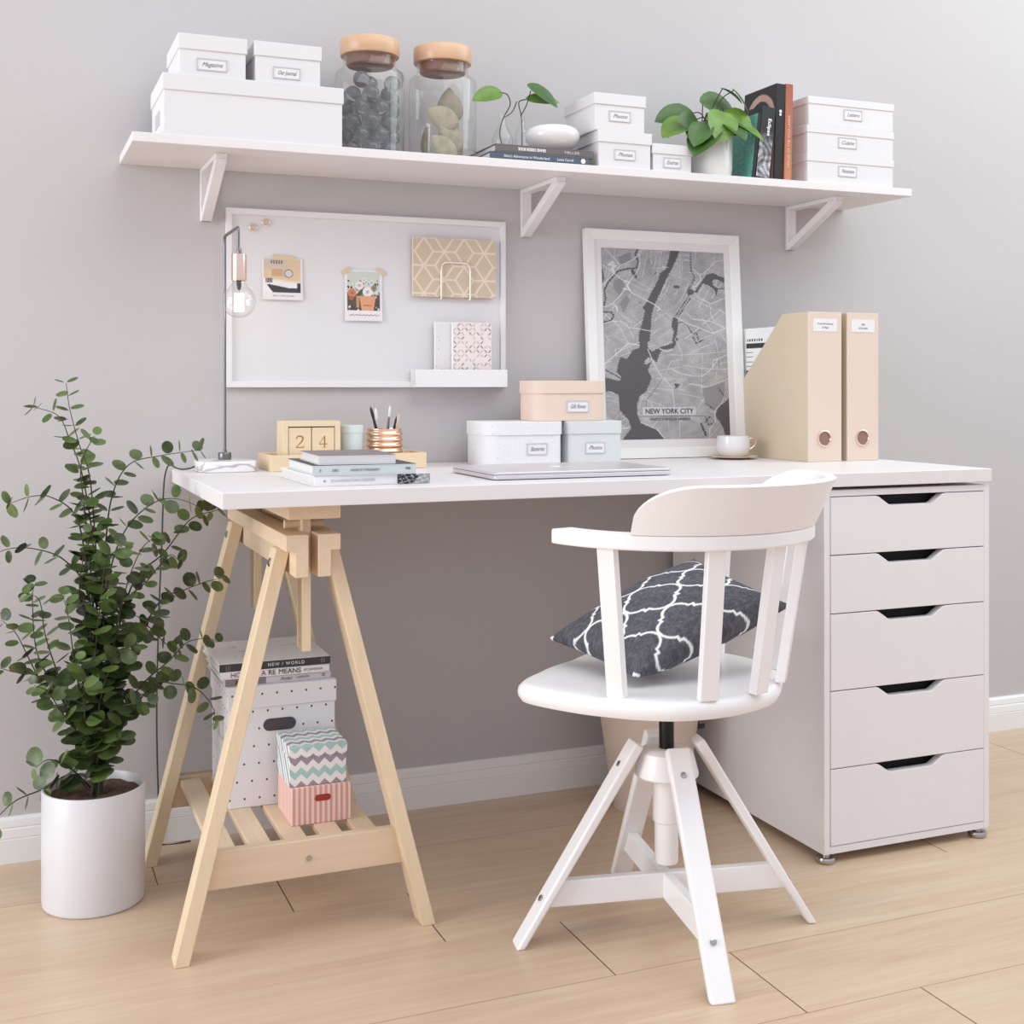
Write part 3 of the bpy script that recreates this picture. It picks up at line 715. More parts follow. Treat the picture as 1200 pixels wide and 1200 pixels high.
# tip x, y, z, dir, normal, length, width, tone
PL = [((1.385, -.20, 1.480), (-.9, -.25, -.35), (-.2, -.6, .8), .075, .056, 'leafgreen'), ((1.405, -.17, 1.505), (-1, -.1, -.15), (0, -.75, .6), .078, .052, 'leafdark'),
      ((1.420, -.235, 1.462), (-.75, -.45, -.6), (-.5, -.6, .5), .088, .060, 'leafdark'), ((1.440, -.245, 1.492), (-.35, -.55, -.75), (0, -.8, .5), .072, .060, 'leafgreen'),
      ((1.420, -.22, 1.455), (-.6, -.7, -.25), (-.2, -.5, .8), .060, .040, 'leafgreen'), ((1.500, -.235, 1.478), (-.9, -.35, -.22), (0, -.85, .5), .082, .052, 'leafgreen'),
      ((1.425, -.19, 1.528), (.85, -.2, -.15), (0, -.8, .6), .075, .062, 'leafdark'), ((1.455, -.17, 1.505), (.9, -.2, -.45), (.2, -.7, .7), .062, .045, 'leafdark'),
      ((1.475, -.24, 1.475), (.75, -.55, -.40), (.2, -.6, .8), .066, .046, 'leafgreen'), ((1.462, -.21, 1.555), (.85, -.1, -.30), (.2, -.3, .95), .050, .026, 'leafdark'),
      ((1.478, -.23, 1.549), (.75, -.2, -.75), (.6, -.5, .4), .056, .030, 'leafgreen'), ((1.395, -.25, 1.465), (-.7, -.4, -.75), (-.5, -.7, .3), .058, .044, 'leafdark'),
      ((1.392, -.225, 1.452), (-.5, -.6, -.3), (-.3, -.6, .7), .050, .040, 'leafgreen'), ((1.408, -.20, 1.470), (-.8, -.5, .1), (0, -.9, .4), .065, .050, 'leafdark'), ((1.465, -.215, 1.500), (.5, -.5, -.3), (0, -.85, .5), .060, .050, 'leafgreen'),
      ((1.450, -.25, 1.470), (.3, -.8, -.5), (0, -.6, .8), .055, .044, 'leafdark'), ((1.430, -.14, 1.495), (-.3, .8, -.1), (0, -.3, .9), .070, .05, 'leafdark')]
bm = BM()
for k, (b_, d, n, L, Wd, mm) in enumerate(PL):
    a = 2*PI*k/len(PL); b0 = Vector((1.4385+.018*math.cos(a), -.195+.018*math.sin(a), SZ+.074)); b_ = Vector(b_)
    mid = (b0+b_)/2+Vector((0, 0, .02+.012*(k % 3))); tube(bm, smooth_path([b0, mid, b_], 6), .0012, 6)
obj('stems', bm, M['stem'], G, smooth=True)
for b_, d, n, L, Wd, mm in PL:
    bm = BM(); heart_leaf(bm, b_, d, n, L*1.12, Wd*1.2, .22); obj('leaf', bm, M[mm], G, smooth=True, recalc=False)
# ------------------------------------------------------------ whiteboard and what hangs on it
bm = BM(); box(bm, .4245, 1.029, -.0075, -.0004, .9045, 1.264)
W = thing('whiteboard', 'white framed magnetic whiteboard on the wall above the desk', 'whiteboard', (.7265, 0, .902))
obj('board', bm, M['board'], W)
def mitre_frame(name, x0, x1, z0, z1, y0, y1, wd, mat, parent, inner_drop=0):
    """four mitred bars in one mesh; y0 front, y1 back"""
    bm = BM()
    O = [(x0, z0), (x1, z0), (x1, z1), (x0, z1)]; I = [(x0+wd, z0+wd), (x1-wd, z0+wd), (x1-wd, z1-wd), (x0+wd, z1-wd)]
    for k in range(4):
        a, b, c, d = O[k], O[(k+1) % 4], I[(k+1) % 4], I[k]
        fr = [bm.verts.new((p[0], y0+(inner_drop if j > 1 else 0), p[1])) for j, p in enumerate((a, b, c, d))]
        bk = [bm.verts.new((p[0], y1, p[1])) for p in (a, b, c, d)]
        bm.faces.new(fr); bm.faces.new(bk[::-1])
        for i in range(4): bm.faces.new((fr[i], fr[(i+1) % 4], bk[(i+1) % 4], bk[i]))
    return obj(name, bm, mat, parent, .0006)
mitre_frame('frame', .4225, 1.031, .9025, 1.266, -.0125, -.0004, .012, M['white'], W)
for x, z, lab in ((.477, 1.228, 'lower left copper ring magnet in the whiteboard corner'), (.503, 1.2395, 'upper right copper ring magnet in the whiteboard corner')):
    bm = BM(); tube(bm, [(x+.0068*math.cos(t*PI/14), -.0098, z+.0068*math.sin(t*PI/14)) for t in range(28)], .0016, 8, closed=True)
    tag(recentre(obj('ring_magnet', bm, M['copperwire'], smooth=True)), lab, 'magnet', 'ring magnets on the whiteboard')
# instant photos
def rect(u, v, a, b, c, d): return (u >= a) & (u <= b) & (v >= c) & (v <= d)
def paint(base, items):
    r, g, b = [x.astype(float).copy() for x in base]
    for m_, c in items: r = np.where(m_, c[0], r); g = np.where(m_, c[1], g); b = np.where(m_, c[2], b)
    return [r, g, b]
def car_photo(u, v):
    z = 0*u; n = np.random.default_rng(2).normal(0, 1, u.shape)*3
    x = (u-.03)/.92; y = (v-.02)/.80; inn = (x > 0) & (x < 1) & (y > 0) & (y < 1)
    items = [(inn, (222, 194, 162)), (inn & (y < .30) & (x < .62), (206, 192, 176)), (inn & (y > .05) & (y < .15) & (x > .18) & (x < .52) & (np.sin(x*95) > -.3), (120, 110, 104)),
             (inn & (x > .22) & (x < .52) & (y > .30) & (y < .52), (204, 166, 130)), (inn & (y > .56+.12*x) & (y < .60+.14*x), (236, 216, 196)),
             (inn & (y > .60+.14*x), (236, 234, 234)), (inn & (x > .06) & (x < .24) & (y > .58) & (y < .72) & (np.sin(x*120) > -.2), (60, 54, 54)),
             (inn & (y > .76+.20*(x-.15).clip(0, .55)) & (x > .10+.7*(y-.8).clip(0, 1)), (64, 60, 64)), (inn & (x > .9) & (y > .72), (58, 54, 58)),
             (inn & (np.hypot(x-.67, (y-.43)) < .125), (120, 108, 98)), (inn & (np.hypot(x-.67, (y-.43)) < .10), (214, 210, 208))]
    items.append(((v > .885) & (v < .925) & (u > .25) & (u < .78) & (np.abs(v-.905+.012*np.sin(u*95)) < .008), (140, 132, 132)))
    return [q+n for q in paint([z+232, z+226, z+228], items)]
def flower_photo(u, v):
    z = 0*u; rg = np.random.default_rng(9); n = rg.normal(0, 1, u.shape)*4
    x = (u-.07)/.86; y = (v-.03)/.77; inn = (x > 0) & (x < 1) & (y > 0) & (y < 1)
    items = [(inn, (206, 208, 202)), (inn & (y > .52+.12*np.sin(x*9)), (92, 80, 72))]
    for _ in range(150):
        a, b = rg.random(2); 
        if b < .22: continue
        items.append((inn & (np.hypot(x-a, y-b) < .012+.022*rg.random()), [(70, 62, 56), (96, 84, 60), (226, 220, 216), (58, 52, 50)][int(rg.integers(4))]))
    for a, b, r_, c in ((.15, .55, .13, (206, 132, 100)), (.12, .68, .07, (180, 104, 78)), (.37, .36, .13, (232, 222, 218)), (.62, .52, .15, (236, 230, 226)), (.52, .22, .08, (224, 220, 214)), (.82, .42, .09, (150, 132, 124)), (.74, .28, .08, (218, 214, 210))):
        items += [(inn & (np.hypot(x-a, (y-b)*1.15) < r_), c), (inn & (np.hypot(x-a, (y-b)*1.15) < r_*.35), tuple(k*.8 for k in c))]
    items += [(inn & (x > .28) & (x < .92) & (y > .62) & (y < .67), (214, 164, 128)), (inn & (x > .28) & (x < .36) & (y > .62) & (y < .92), (200, 148, 112)),
              (inn & (y > .67) & (y < 1) & (np.abs(x-.62) < .25-.22*(y-.67)), (226, 160, 122)), (inn & (np.abs(y-.86) < .02) & (x > .5) & (x < .76) & (np.sin(x*110) > 0), (120, 76, 60))]
    items.append(((v > .845) & (v < .925) & (u > .12) & (u < .92) & (np.abs(v-.885+.016*np.sin(u*85)*np.sin(u*21)) < .008), (130, 122, 122)))
    return [q+n for q in paint([z+234, z+228, z+230], items)]
M['tape'] = grainy('beige_masking_tape', (224, 203, 172), (216, 194, 162), .8, 100)
for nm, lab, x, z, w_, h, fn, nx, ny in (('instant_photo', 'square photo of a vintage car dashboard taped to the whiteboard', .496, 1.168, .0835, .086, car_photo, 80, 82),
                             ('instant_photo', 'taller photo of flowers in a terracotta pot taped to the whiteboard', .668, 1.150, .082, .108, flower_photo, 80, 105)):
    Pp = thing(nm, lab, 'photo', (x, -.008, z-h), 'photos on the whiteboard')
    bnd = lambda u, v, h=h: -.0075*np.clip(v-.25, 0, 1)**2-.001
    M4 = Matrix.Translation((x, -.0082, z))
    pr = grid_print('print', Pp, M4, w_, h, nx, ny, fn, .45, bend=bnd)
    so = pr.modifiers.new('s', 'SOLIDIFY'); so.thickness = .0004; so.offset = -1
    if ny == 82:
        bm = BM(); beam(bm, (x+.022, -.0098, z+.002), (x+.066, -.0098, z+.000), .0003, .011, ux=(0, 1, 0)); obj('tape', bm, M['tape'], Pp)
    else:
        for sx, a in ((.004, 35), (.079, -35)):
            c = Vector((x+sx, -.0098, z-.003)); d = Vector((math.cos(rad(a)), 0, math.sin(rad(a))))*.011
            bm = BM(); beam(bm, c-d, c+d, .0003, .009, ux=(0, 1, 0)); obj('tape', bm, M['tape'], Pp)
# notebook with geometric pattern, held by a wire clip
def seg_d(x, y, ax, ay, bx, by):
    dx, dy = bx-ax, by-ay; t = np.clip(((x-ax)*dx+(y-ay)*dy)/(dx*dx+dy*dy), 0, 1); return np.hypot(x-ax-t*dx, y-ay-t*dy)
def blocks(u, v):
    W0, H0 = 640., 450.; X = u*W0+62; Y = v*H0+75
    px_, py_ = 312., 213.
    d = np.full(u.shape, 99.)
    for i in range(-1, 4):
        for j in range(-1, 4):
            for ox, oy in ((300-312, 180-213), (145-312, 287-213)):
                nx_, ny_ = ox+i*px_, oy+j*py_
                for s in (-1, 1):
                    d = np.minimum(d, seg_d(X, Y, nx_, ny_, nx_+s*85, ny_))
                    for t in (-1, 1): d = np.minimum(d, seg_d(X, Y, nx_+s*85, ny_, nx_+s*156, ny_+t*107)); d = np.minimum(d, seg_d(X, Y, nx_, ny_, nx_+s*71, ny_+t*107))
    n = np.random.default_rng(1).normal(0, 1, u.shape)*3
    hat = 12*np.sin((X*1.0+Y)*.9)*(np.sin(X*2*PI/px_)*np.sin(Y*2*PI/py_) > .0)
    k = np.clip((8.5-d)/3, 0, 1)
    return [(208+n-hat*.4)*(1-k)+236*k, (190+n-hat*.7)*(1-k)+214*k, (166+n-hat*.5)*(1-k)+198*k]
N1 = thing('notebook', 'beige notebook with pale geometric block pattern in a wire holder on the whiteboard', 'notebook', (.912, -.012, 1.096), 'notebooks on the whiteboard')
bm = BM(); box(bm, .814, 1.003, -.0215, -.0135, 1.0965, 1.2235); obj('cover', bm, M['kraft'], N1, .001)
grid_print('cover_print', N1, Matrix.Translation((.8143, -.0218, 1.2233)), .1884, .1265, 260, 176, blocks, .7)
M['brightwire'] = grainy('bright_rose_wire', (250, 236, 226), (246, 230, 220), .25, 20, metal=.3)
H_ = thing('wire_holder', 'shiny rose wire clip holding the beige notebook', 'holder', (.912, -.012, 1.094), None)
bm = BM(); tube(bm, ([(.877, -.009, 1.094), (.877, -.0245, 1.093), (.877, -.0250, 1.100), (.877, -.0250, 1.150), (.878, -.0250, 1.164), (.884, -.0250, 1.170), (.896, -.0250, 1.171), (.926, -.0250, 1.171), (.937, -.0250, 1.169), (.942, -.0250, 1.160), (.943, -.0250, 1.150), (.943, -.0250, 1.100), (.943, -.0245, 1.093), (.943, -.009, 1.094)]), .0019, 10); obj('wire', bm, M['brightwire'], H_, smooth=True)
# ledge with notebooks
LG = thing('magnetic_ledge', 'small white ledge at the lower right corner of the whiteboard', 'ledge', (.916, -.03, .9025))
bm = BM(); prism(bm, [(-.050, .903), (-.0130, .903), (-.0130, .906), (-.0475, .906), (-.0475, .9405), (-.050, .9405)], 0, .812, 1.020); obj('tray', bm, M['white'], LG, .0006)
bm = BM(); box(bm, .812, 1.020, -.0152, -.0130, .9061, .9405); obj('back_plate', bm, M['white'], LG)
def speck(seed, n, cols, base, r0, r1, ell=False):
    def fn(u, v, n=n):
        rg = np.random.default_rng(seed); out = [0*u+c for c in base]
        for _ in range(n):
            a, b = rg.random(2); r_ = r0+(r1-r0)*rg.random(); c = cols[int(rg.integers(len(cols)))]; th = rg.choice([.75, -.75])
            dx, dy = (u-a), (v-b)*1.35
            if ell: e = np.hypot((dx*np.cos(th)+dy*np.sin(th))/1.9, -dx*np.sin(th)+dy*np.cos(th))
            else: e = np.hypot(dx, dy)
            k = e < r_; out = [np.where(k, c[i], out[i]) for i in range(3)]
        return out
    return fn
def tiles(u, v):
    n = 5.0; x = u*n; y = v*n*1.42; i = np.floor(x*2); j = np.floor(y*2)
    fx = x*2-i-.5; fy = y*2-j-.5; s = np.where((i+j) % 2 == 0, 1, -1)
    p = (fx+s*fy)*.707; q = (fx-s*fy)*.707
    pet = np.hypot(p/.52, q/.20) < 1
    ph = np.sin(i*12.9+j*78.2)*43758.5; ph = ph-np.floor(ph)
    keep = pet & (ph > .28)
    tone = np.where(ph > .62, 0, 1)
    return [np.where(keep, np.where(tone == 0, 172, 212), 236), np.where(keep, np.where(tone == 0, 156, 190), 224), np.where(keep, np.where(tone == 0, 154, 182), 222)]
for nm, lab, x0, x1, y0, y1, z1, fn, nx, ny in (('notebook', 'white dotted notebook on the whiteboard ledge, partly behind the pink one', .8625, .940, -.0245, -.0165, 1.0435, speck(3, 26, [(196, 190, 196), (212, 206, 210)], (229, 226, 228), .014, .024), 60, 80),
                                        ('notebook', 'pale pink notebook with grey petal pattern on the whiteboard ledge', .8985, .9890, -.0355, -.0265, 1.0425, tiles, 130, 190)):
    B = thing(nm, lab, 'notebook', ((x0+x1)/2, y0, .9063), 'notebooks on the whiteboard')
    bm = BM(); box(bm, x0, x1, y0, y1, .9063, z1); obj('cover', bm, M['cov_white'], B, .0015)
    grid_print('cover_print', B, Matrix.Translation((x0+.001, y0-.0003, z1-.001)), x1-x0-.002, z1-.9083, nx, ny, fn, .6)

# ------------------------------------------------------------ framed map leaning on the wall
FM = thing('picture_frame', 'white framed grey map leaning against the wall on the desk', 'picture', (1.4235, -.0445, .7405), rot=(-.0705, 0, 0))
mb = FM.matrix_basis.copy()
def TF(bm): bmesh.ops.transform(bm, matrix=mb, verts=bm.verts[:]); return bm
FW, FH = .404, .522
def mitre_local(x0, x1, z0, z1, y0, y1, wd, drop):
    bm = BM(); O = [(x0, z0), (x1, z0), (x1, z1), (x0, z1)]; I = [(x0+wd, z0+wd), (x1-wd, z0+wd), (x1-wd, z1-wd), (x0+wd, z1-wd)]
    for k in range(4):
        q = (O[k], O[(k+1) % 4], I[(k+1) % 4], I[k])
        fr = [bm.verts.new((p[0], y0+(drop if j > 1 else 0), p[1])) for j, p in enumerate(q)]; bk = [bm.verts.new((p[0], y1, p[1])) for p in q]
        bm.faces.new(fr); bm.faces.new(bk[::-1])
        for i in range(4): bm.faces.new((fr[i], fr[(i+1) % 4], bk[(i+1) % 4], bk[i]))
    return bm
obj('frame', TF(mitre_local(-FW/2, FW/2, 0, FH, -.012, .006, .0235, .004)), M['trim'], FM, .0008)
bm = BM(); box(bm, -FW/2+.022, FW/2-.022, -.0055, .004, .022, FH-.022); obj('mat_board', TF(bm), M['laminate'], FM)
Mw, Mh = .322, .437
mx0, mz1 = -FW/2+.041, FH-.042
def newmap(u, v):
    # image-plane outline of the print, used only to read the drawing below
    tl, tr, bl, br = (703.5, 290.2), (846.5, 297.0), (711.5, 517), (856, 515.5)
    X = (tl[0]*(1-u)+tr[0]*u)*(1-v)+(bl[0]*(1-u)+br[0]*u)*v; Y = (tl[1]*(1-u)+tr[1]*u)*(1-v)+(bl[1]*(1-u)+br[1]*u)*v
    rg = np.random.default_rng(8)
    A = lambda pts: [(690+a/7.06, 280+b/7.06) for a, b in pts]
    B = lambda pts: [(690+a/6.67, 400+b/6.67) for a, b in pts]
    jx = X+.45*np.sin(Y*1.9+np.sin(X*2.3))+.25*np.sin(Y*5.1); jy = Y+.45*np.sin(X*2.1+np.sin(Y*1.7))
    def inside(poly, jit=True):
        px_, py_ = (jx, jy) if jit else (X, Y); c = np.zeros(u.shape, bool); n = len(poly)
        for i in range(n):
            (x1, y1), (x2, y2) = poly[i], poly[(i+1) % n]
            if y1 == y2: continue
            k = ((y1 > py_) != (y2 > py_)) & (px_ < (x2-x1)*(py_-y1)/(y2-y1)+x1); c ^= k
        return c
    def line(pts, wd, jit=False):
        px_, py_ = (jx, jy) if jit else (X, Y); d = np.full(u.shape, 99.)
        for p, q in zip(pts, pts[1:]): d = np.minimum(d, seg_d(px_, py_, *p, *q))
        return np.clip((wd/2-d)/.25+.5, 0, 1)
    g = 152+8*np.sin(X*.11)*np.cos(Y*.09)+7*np.sin(X*.31+2*np.sin(Y*.21))*np.sin(Y*.27)
    # street texture in rotated grids
    reg = np.floor((X*.9+Y*.35)/23)+3*np.floor((Y-.4*X)/31)
    th = (reg*1.7) % 1.6; rx = X*np.cos(th)+Y*np.sin(th); ry = -X*np.sin(th)+Y*np.cos(th)
    g = g+14*((rx*.85) % 1 > .62)+11*((ry*.62) % 1 > .66)+rg.normal(0, 9, u.shape)
    for _ in range(170):
        a_, b_ = 700+155*rg.random(), 290+228*rg.random(); t_ = (np.floor((a_*.9+b_*.35)/23)+3*np.floor((b_-.4*a_)/31))*1.7 % 1.6+rg.choice([0, 1.571])-.0; l_ = 4+12*rg.random()
        m_ = (np.abs(X-a_) < l_) & (np.abs(Y-b_) < l_); k_ = m_ & (seg_d(X, Y, a_-l_*np.cos(t_), b_-l_*np.sin(t_), a_+l_*np.cos(t_), b_+l_*np.sin(t_)) < .32); g = np.where(k_, 190+14*rg.random(), g)
    park = [inside(A(q)) for q in ([(200, 345), (260, 330), (290, 400), (240, 470), (195, 420)], [(230, 150), (330, 110), (340, 180), (250, 230)], [(250, 540), (300, 470), (330, 520), (270, 620)])]
    for p_ in park: g = np.where(p_, 134+rg.normal(0, 4, u.shape), g)
    g = np.where(inside(B([(880, 380), (1060, 330), (1060, 480), (980, 550), (900, 490)])), 140, g)
    water = np.zeros(u.shape, bool)
    P_ = [A([(665, 60), (750, 60), (700, 190), (640, 310), (585, 430), (530, 550), (505, 640), (500, 740), (490, 860), (400, 860), (405, 780), (430, 700), (450, 600), (430, 580), (470, 520), (490, 470), (560, 340), (570, 290), (620, 250), (640, 180)]),
          B([(385, -10), (445, -10), (450, 60), (480, 90), (550, 55), (640, 25), (655, -15), (690, -15), (650, 65), (560, 78), (535, 120), (520, 180), (490, 150), (450, 235), (480, 300), (440, 400), (390, 440), (370, 500), (370, 580), (400, 650), (460, 680), (520, 700), (590, 790), (250, 790), (325, 690), (300, 620), (230, 540), (225, 440), (180, 405), (150, 400), (120, 405), (100, 290), (140, 295), (235, 320), (250, 290), (212, 250), (222, 190), (240, 130), (290, 150), (330, 80), (385, 60)]),
          A([(680, 665), (700, 650), (720, 660), (725, 720), (715, 800), (695, 860), (670, 860), (690, 780), (668, 730)]),
          A([(920, 360), (960, 300), (1020, 288), (1060, 310), (1130, 330), (1130, 420), (1060, 425), (1045, 490), (1030, 430), (985, 395), (930, 375), (880, 455), (862, 445)]),
          A([(795, 425), (830, 420), (865, 440), (850, 465), (825, 470), (810, 490)]), B([(1085, 470), (1000, 540), (985, 600), (1020, 640), (1050, 700), (1070, 760), (1130, 760), (1110, 440)])]
    for p_ in P_: water |= inside(p_)
    for p_, wd in ((A([(400, 60), (370, 130), (392, 190), (380, 245), (310, 250), (230, 270), (150, 370), (122, 430), (132, 500), (120, 570)]), 1.9), (A([(345, 265), (375, 320)]), 3.4), (A([(115, 612), (180, 612), (200, 640), (180, 680), (115, 700)]), 1.7),
                   (A([(825, 95), (829, 265), (860, 320), (855, 350), (812, 425)]), 1.1), (A([(700, 650), (800, 500), (815, 470)]), 1.3), (A([(720, 660), (825, 500)]), 1.2), (A([(725, 705), (770, 695), (810, 740), (840, 790), (880, 790), (895, 850)]), 1.2),
                   (A([(100, 260), (112, 330), (100, 360)]), 3), (B([(905, 500), (980, 552)]), 1.2), (B([(1010, 380), (1060, 450), (1075, 400)]), 1.3), (B([(660, 350), (690, 355), (670, 372)]), 2.4), (B([(905, 600), (930, 670), (980, 650), (940, 600), (905, 650)]), 1.2),
                   (B([(870, 660), (910, 750)]), 2.6), (A([(695, 400), (725, 405)]), 3.2), (B([(130, 235), (245, 300)]), 1.4), (B([(805, -20), (830, 30), (880, 0)]), 1.6), (A([(535, 285), (536, 292)]), 1.6), (A([(408, 533), (409, 537)]), 1.6)):
        water |= line(p_, wd, True) > .5
    land2 = [B([(425, 165), (450, 138), (485, 140), (480, 170), (440, 190), (425, 185)]), A([(1012, 345), (1050, 340), (1120, 375), (1120, 415), (1060, 415), (1020, 395)])]
    for p_ in land2: water &= ~inside(p_)
    g = np.where(water, 84, g)
    g = np.where(line(B([(630, 172), (560, 310), (445, 470), (440, 520)]), 1.0) > .5, 124, g); g = np.where(line(B([(718, 100), (722, 155), (635, 170)]), .7) > .5, 124, g)
    for q in (A([(640, 520), (665, 525)]), A([(665, 460), (690, 440)]), A([(725, 570), (860, 320)])): g = np.where(line(q, .6) > .5, 118, g)
    road = np.zeros(u.shape)
    for p_, wd in ((A([(105, 215), (200, 290), (300, 370), (340, 450), (530, 552), (575, 590)]), 1.0), (A([(100, 395), (190, 300), (250, 222), (360, 170), (405, 120), (435, 70)]), .9), (A([(110, 60), (170, 130), (225, 190), (240, 215)]), .8),
                   (A([(150, 215), (215, 225), (175, 250), (200, 290), (185, 190), (160, 215)]), 1.9), (A([(290, 350), (325, 365), (300, 395), (330, 430), (275, 415)]), 1.5), (A([(105, 568), (160, 560), (190, 538), (250, 478), (300, 400)]), .9), (A([(190, 540), (212, 560), (232, 612), (222, 560)]), 1.0),
                   (A([(405, 130), (405, 230), (370, 300), (320, 360)]), .8), (A([(118, 710), (180, 690), (250, 688), (320, 740), (500, 772)]), .8), (A([(695, 652), (800, 710), (900, 745), (1010, 792), (1125, 750), (1000, 692), (830, 672)]), .9), (A([(870, 465), (900, 500), (960, 525), (1000, 545), (1115, 500)]), .9),
                   (A([(990, 550), (1000, 620), (1020, 690)]), .7), (A([(850, 255), (905, 310), (960, 270), (1040, 190), (1110, 180)]), .8), (A([(905, 310), (915, 345), (870, 400), (850, 400), (860, 430)]), 1.2), (A([(780, 840), (860, 780), (900, 745)]), .7), (A([(560, 570), (575, 590), (550, 600)]), 1.3),
                   (B([(448, 70), (490, 170), (530, 250), (640, 378), (662, 540)]), .8), (B([(120, 190), (240, 80), (300, 25), (385, 40)]), .9), (B([(660, -10), (715, 100), (720, 155), (630, 170), (560, 320)]), .6), (B([(640, 230), (700, 262), (800, 285), (880, 285), (930, 250), (965, 215), (1000, 155), (1090, 110)]), .8),
                   (B([(870, 378), (960, 360), (1030, 330), (1100, 300)]), .7), (B([(600, 115), (700, 120), (1070, 95)]), .5), (B([(390, 442), (430, 455), (475, 490), (490, 530)]), .7), (B([(735, 200), (880, 225), (1080, 235)]), .5), (B([(960, 215), (968, 160), (1010, 150)]), 1.1),
                   (B([(1075, 400), (1040, 490), (980, 560), (985, 640), (940, 700), (940, 770)]), .8), (B([(400, 645), (470, 672), (530, 705), (590, 780)]), .7), (B([(255, 690), (300, 690)]), 1.1), (B([(150, 400), (225, 430), (232, 545)]), .5), (B([(700, 560), (700, 770)]), .5), (B([(610, 560), (615, 700)]), .4),
                   (B([(540, 70), (600, 90), (640, 75)]), 1.1), (B([(880, 100), (870, 420)]), .4), (A([(640, 240), (590, 235), (612, 250)]), .8)):
        road = np.maximum(road, line(p_, wd))
    g = g*(1-road)+208*road
    tb = (X > 690+413/6.67) & (X < 690+826/6.67) & (Y > 400+528/6.67) & (Y < 400+590/6.67); g = np.where(tb, 200, g)
    g = np.where(line(B([(380, 597), (895, 597)]), .55) > .5, 78, g)
    return [g+1, g-2, g]
grid_print('map_print', FM, mb @ Matrix.Translation((mx0, -.0062, mz1)), Mw, Mh, 300, 410, newmap, .55)
# caption position in print units
def cap(px_, py_):
    v = (py_-290.2)/(516.5-290.2); xl = 703.5+8*v; xr = 846.5+9.5*v; return mx0+Mw*(px_-xl)/(xr-xl), mz1-Mh*v
tx, tz = cap(690+620/6.67, 400+560/6.67)
lettering('NEW YORK CITY', .0165, M['cov_dark'], FM, mb @ front(tx, -.0066, tz+.0005), width=.126, bold=.0002)
tx, tz = cap(690+628/6.67, 400+621/6.67)
lettering('UNITED STATES OF AMERICA', .0085, M['cov_dark'], FM, mb @ front(tx, -.0066, tz), width=.106)

# ------------------------------------------------------------ magazine files, paper, cup
ZD = .7403
for k, (x0, x1, t1, t2, lab) in enumerate(((1.622, 1.7085, 'Travel Brochures', '& Maps', 'left beige magazine file with papers inside, beside the framed map'), (1.7245, 1.808, 'Bills', '& Receipts', 'right beige magazine file at the right end of the desk'))):
    yf, yb, zt = -.300, -.018, 1.0665
    G = thing('magazine_file', lab, 'file', ((x0+x1)/2, -.16, ZD), 'beige magazine files')
    side = [(yf, ZD), (yb, ZD), (yb, .898), (-.205, zt), (yf, zt)]; t = .0025
    bm = BM(); prism(bm, side, 0, x0, x0+t); prism(bm, side, 0, x1-t, x1)
    box(bm, x0+t, x1-t, yf+t, yb-t, ZD, ZD+t); box(bm, x0+t, x1-t, yb-t, yb, ZD, .898)
    obj('case', bm, M['kraftside'], G, .0004)
    bm = BM(); box(bm, x0-.0003, x1+.0003, yf-.0015, yf+t, ZD, zt+.0003); obj('spine', bm, M['kraft'], G, .0006)
    cx = (x0+x1)/2
    bm = BM(); box(bm, cx-.031, cx+.031, yf-.0022, yf-.0016, 1.024, 1.052); lb = obj('label', bm, M['label'], G)
    lettering(t1, .0058, M['ink'], lb, front(cx, yf-.0024, 1.041)); lettering(t2, .0058, M['ink'], lb, front(cx, yf-.0024, 1.033))
    bm = BM(); tube(bm, [(cx-.002+.0165*math.cos(a*PI/24), yf-.0025, .791+.0165*math.sin(a*PI/24)) for a in range(48)], .0021, 8, closed=True); obj('finger_ring', bm, M['copperwire'], G, smooth=True)
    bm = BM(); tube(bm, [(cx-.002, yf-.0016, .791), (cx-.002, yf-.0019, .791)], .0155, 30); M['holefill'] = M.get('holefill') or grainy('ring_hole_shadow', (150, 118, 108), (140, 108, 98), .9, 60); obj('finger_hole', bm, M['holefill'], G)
def formprint(u, v):
    z = 0*u+240; dk = 0*u
    k = (rect(u, v, .52, .98, .045, .075) & (np.sin(u*90) > -.4)) | (rect(u, v, .06, .35, .085, .10) & (np.sin(u*160) > -.2)) | rect(u, v, .06, .94, .12, .155) | rect(u, v, .06, .94, .335, .365)
    for q in (.19, .225, .265, .30, .40, .43): k |= rect(u, v, .06, .94, q+.012, q+.0145) | (rect(u, v, .06, .18, q-.004, q+.004))
    out = np.where(k, 50, z); return [out, out, out]
bm = BM(); box(bm, 1.6335, 1.6365, -.272, -.024, ZD+.005, 1.0405)
PPr = thing('paper_form', 'white printed forms standing in the left magazine file', 'paper', (1.635, -.148, ZD+.004)); obj('sheet', bm, M['cov_white'], PPr)
grid_print('form_print', PPr, Matrix.Translation((1.6332, -.0245, 1.040)) @ Matrix.Rotation(-PI/2, 4, 'Z'), .247, .295, 120, 200, formprint, .7)

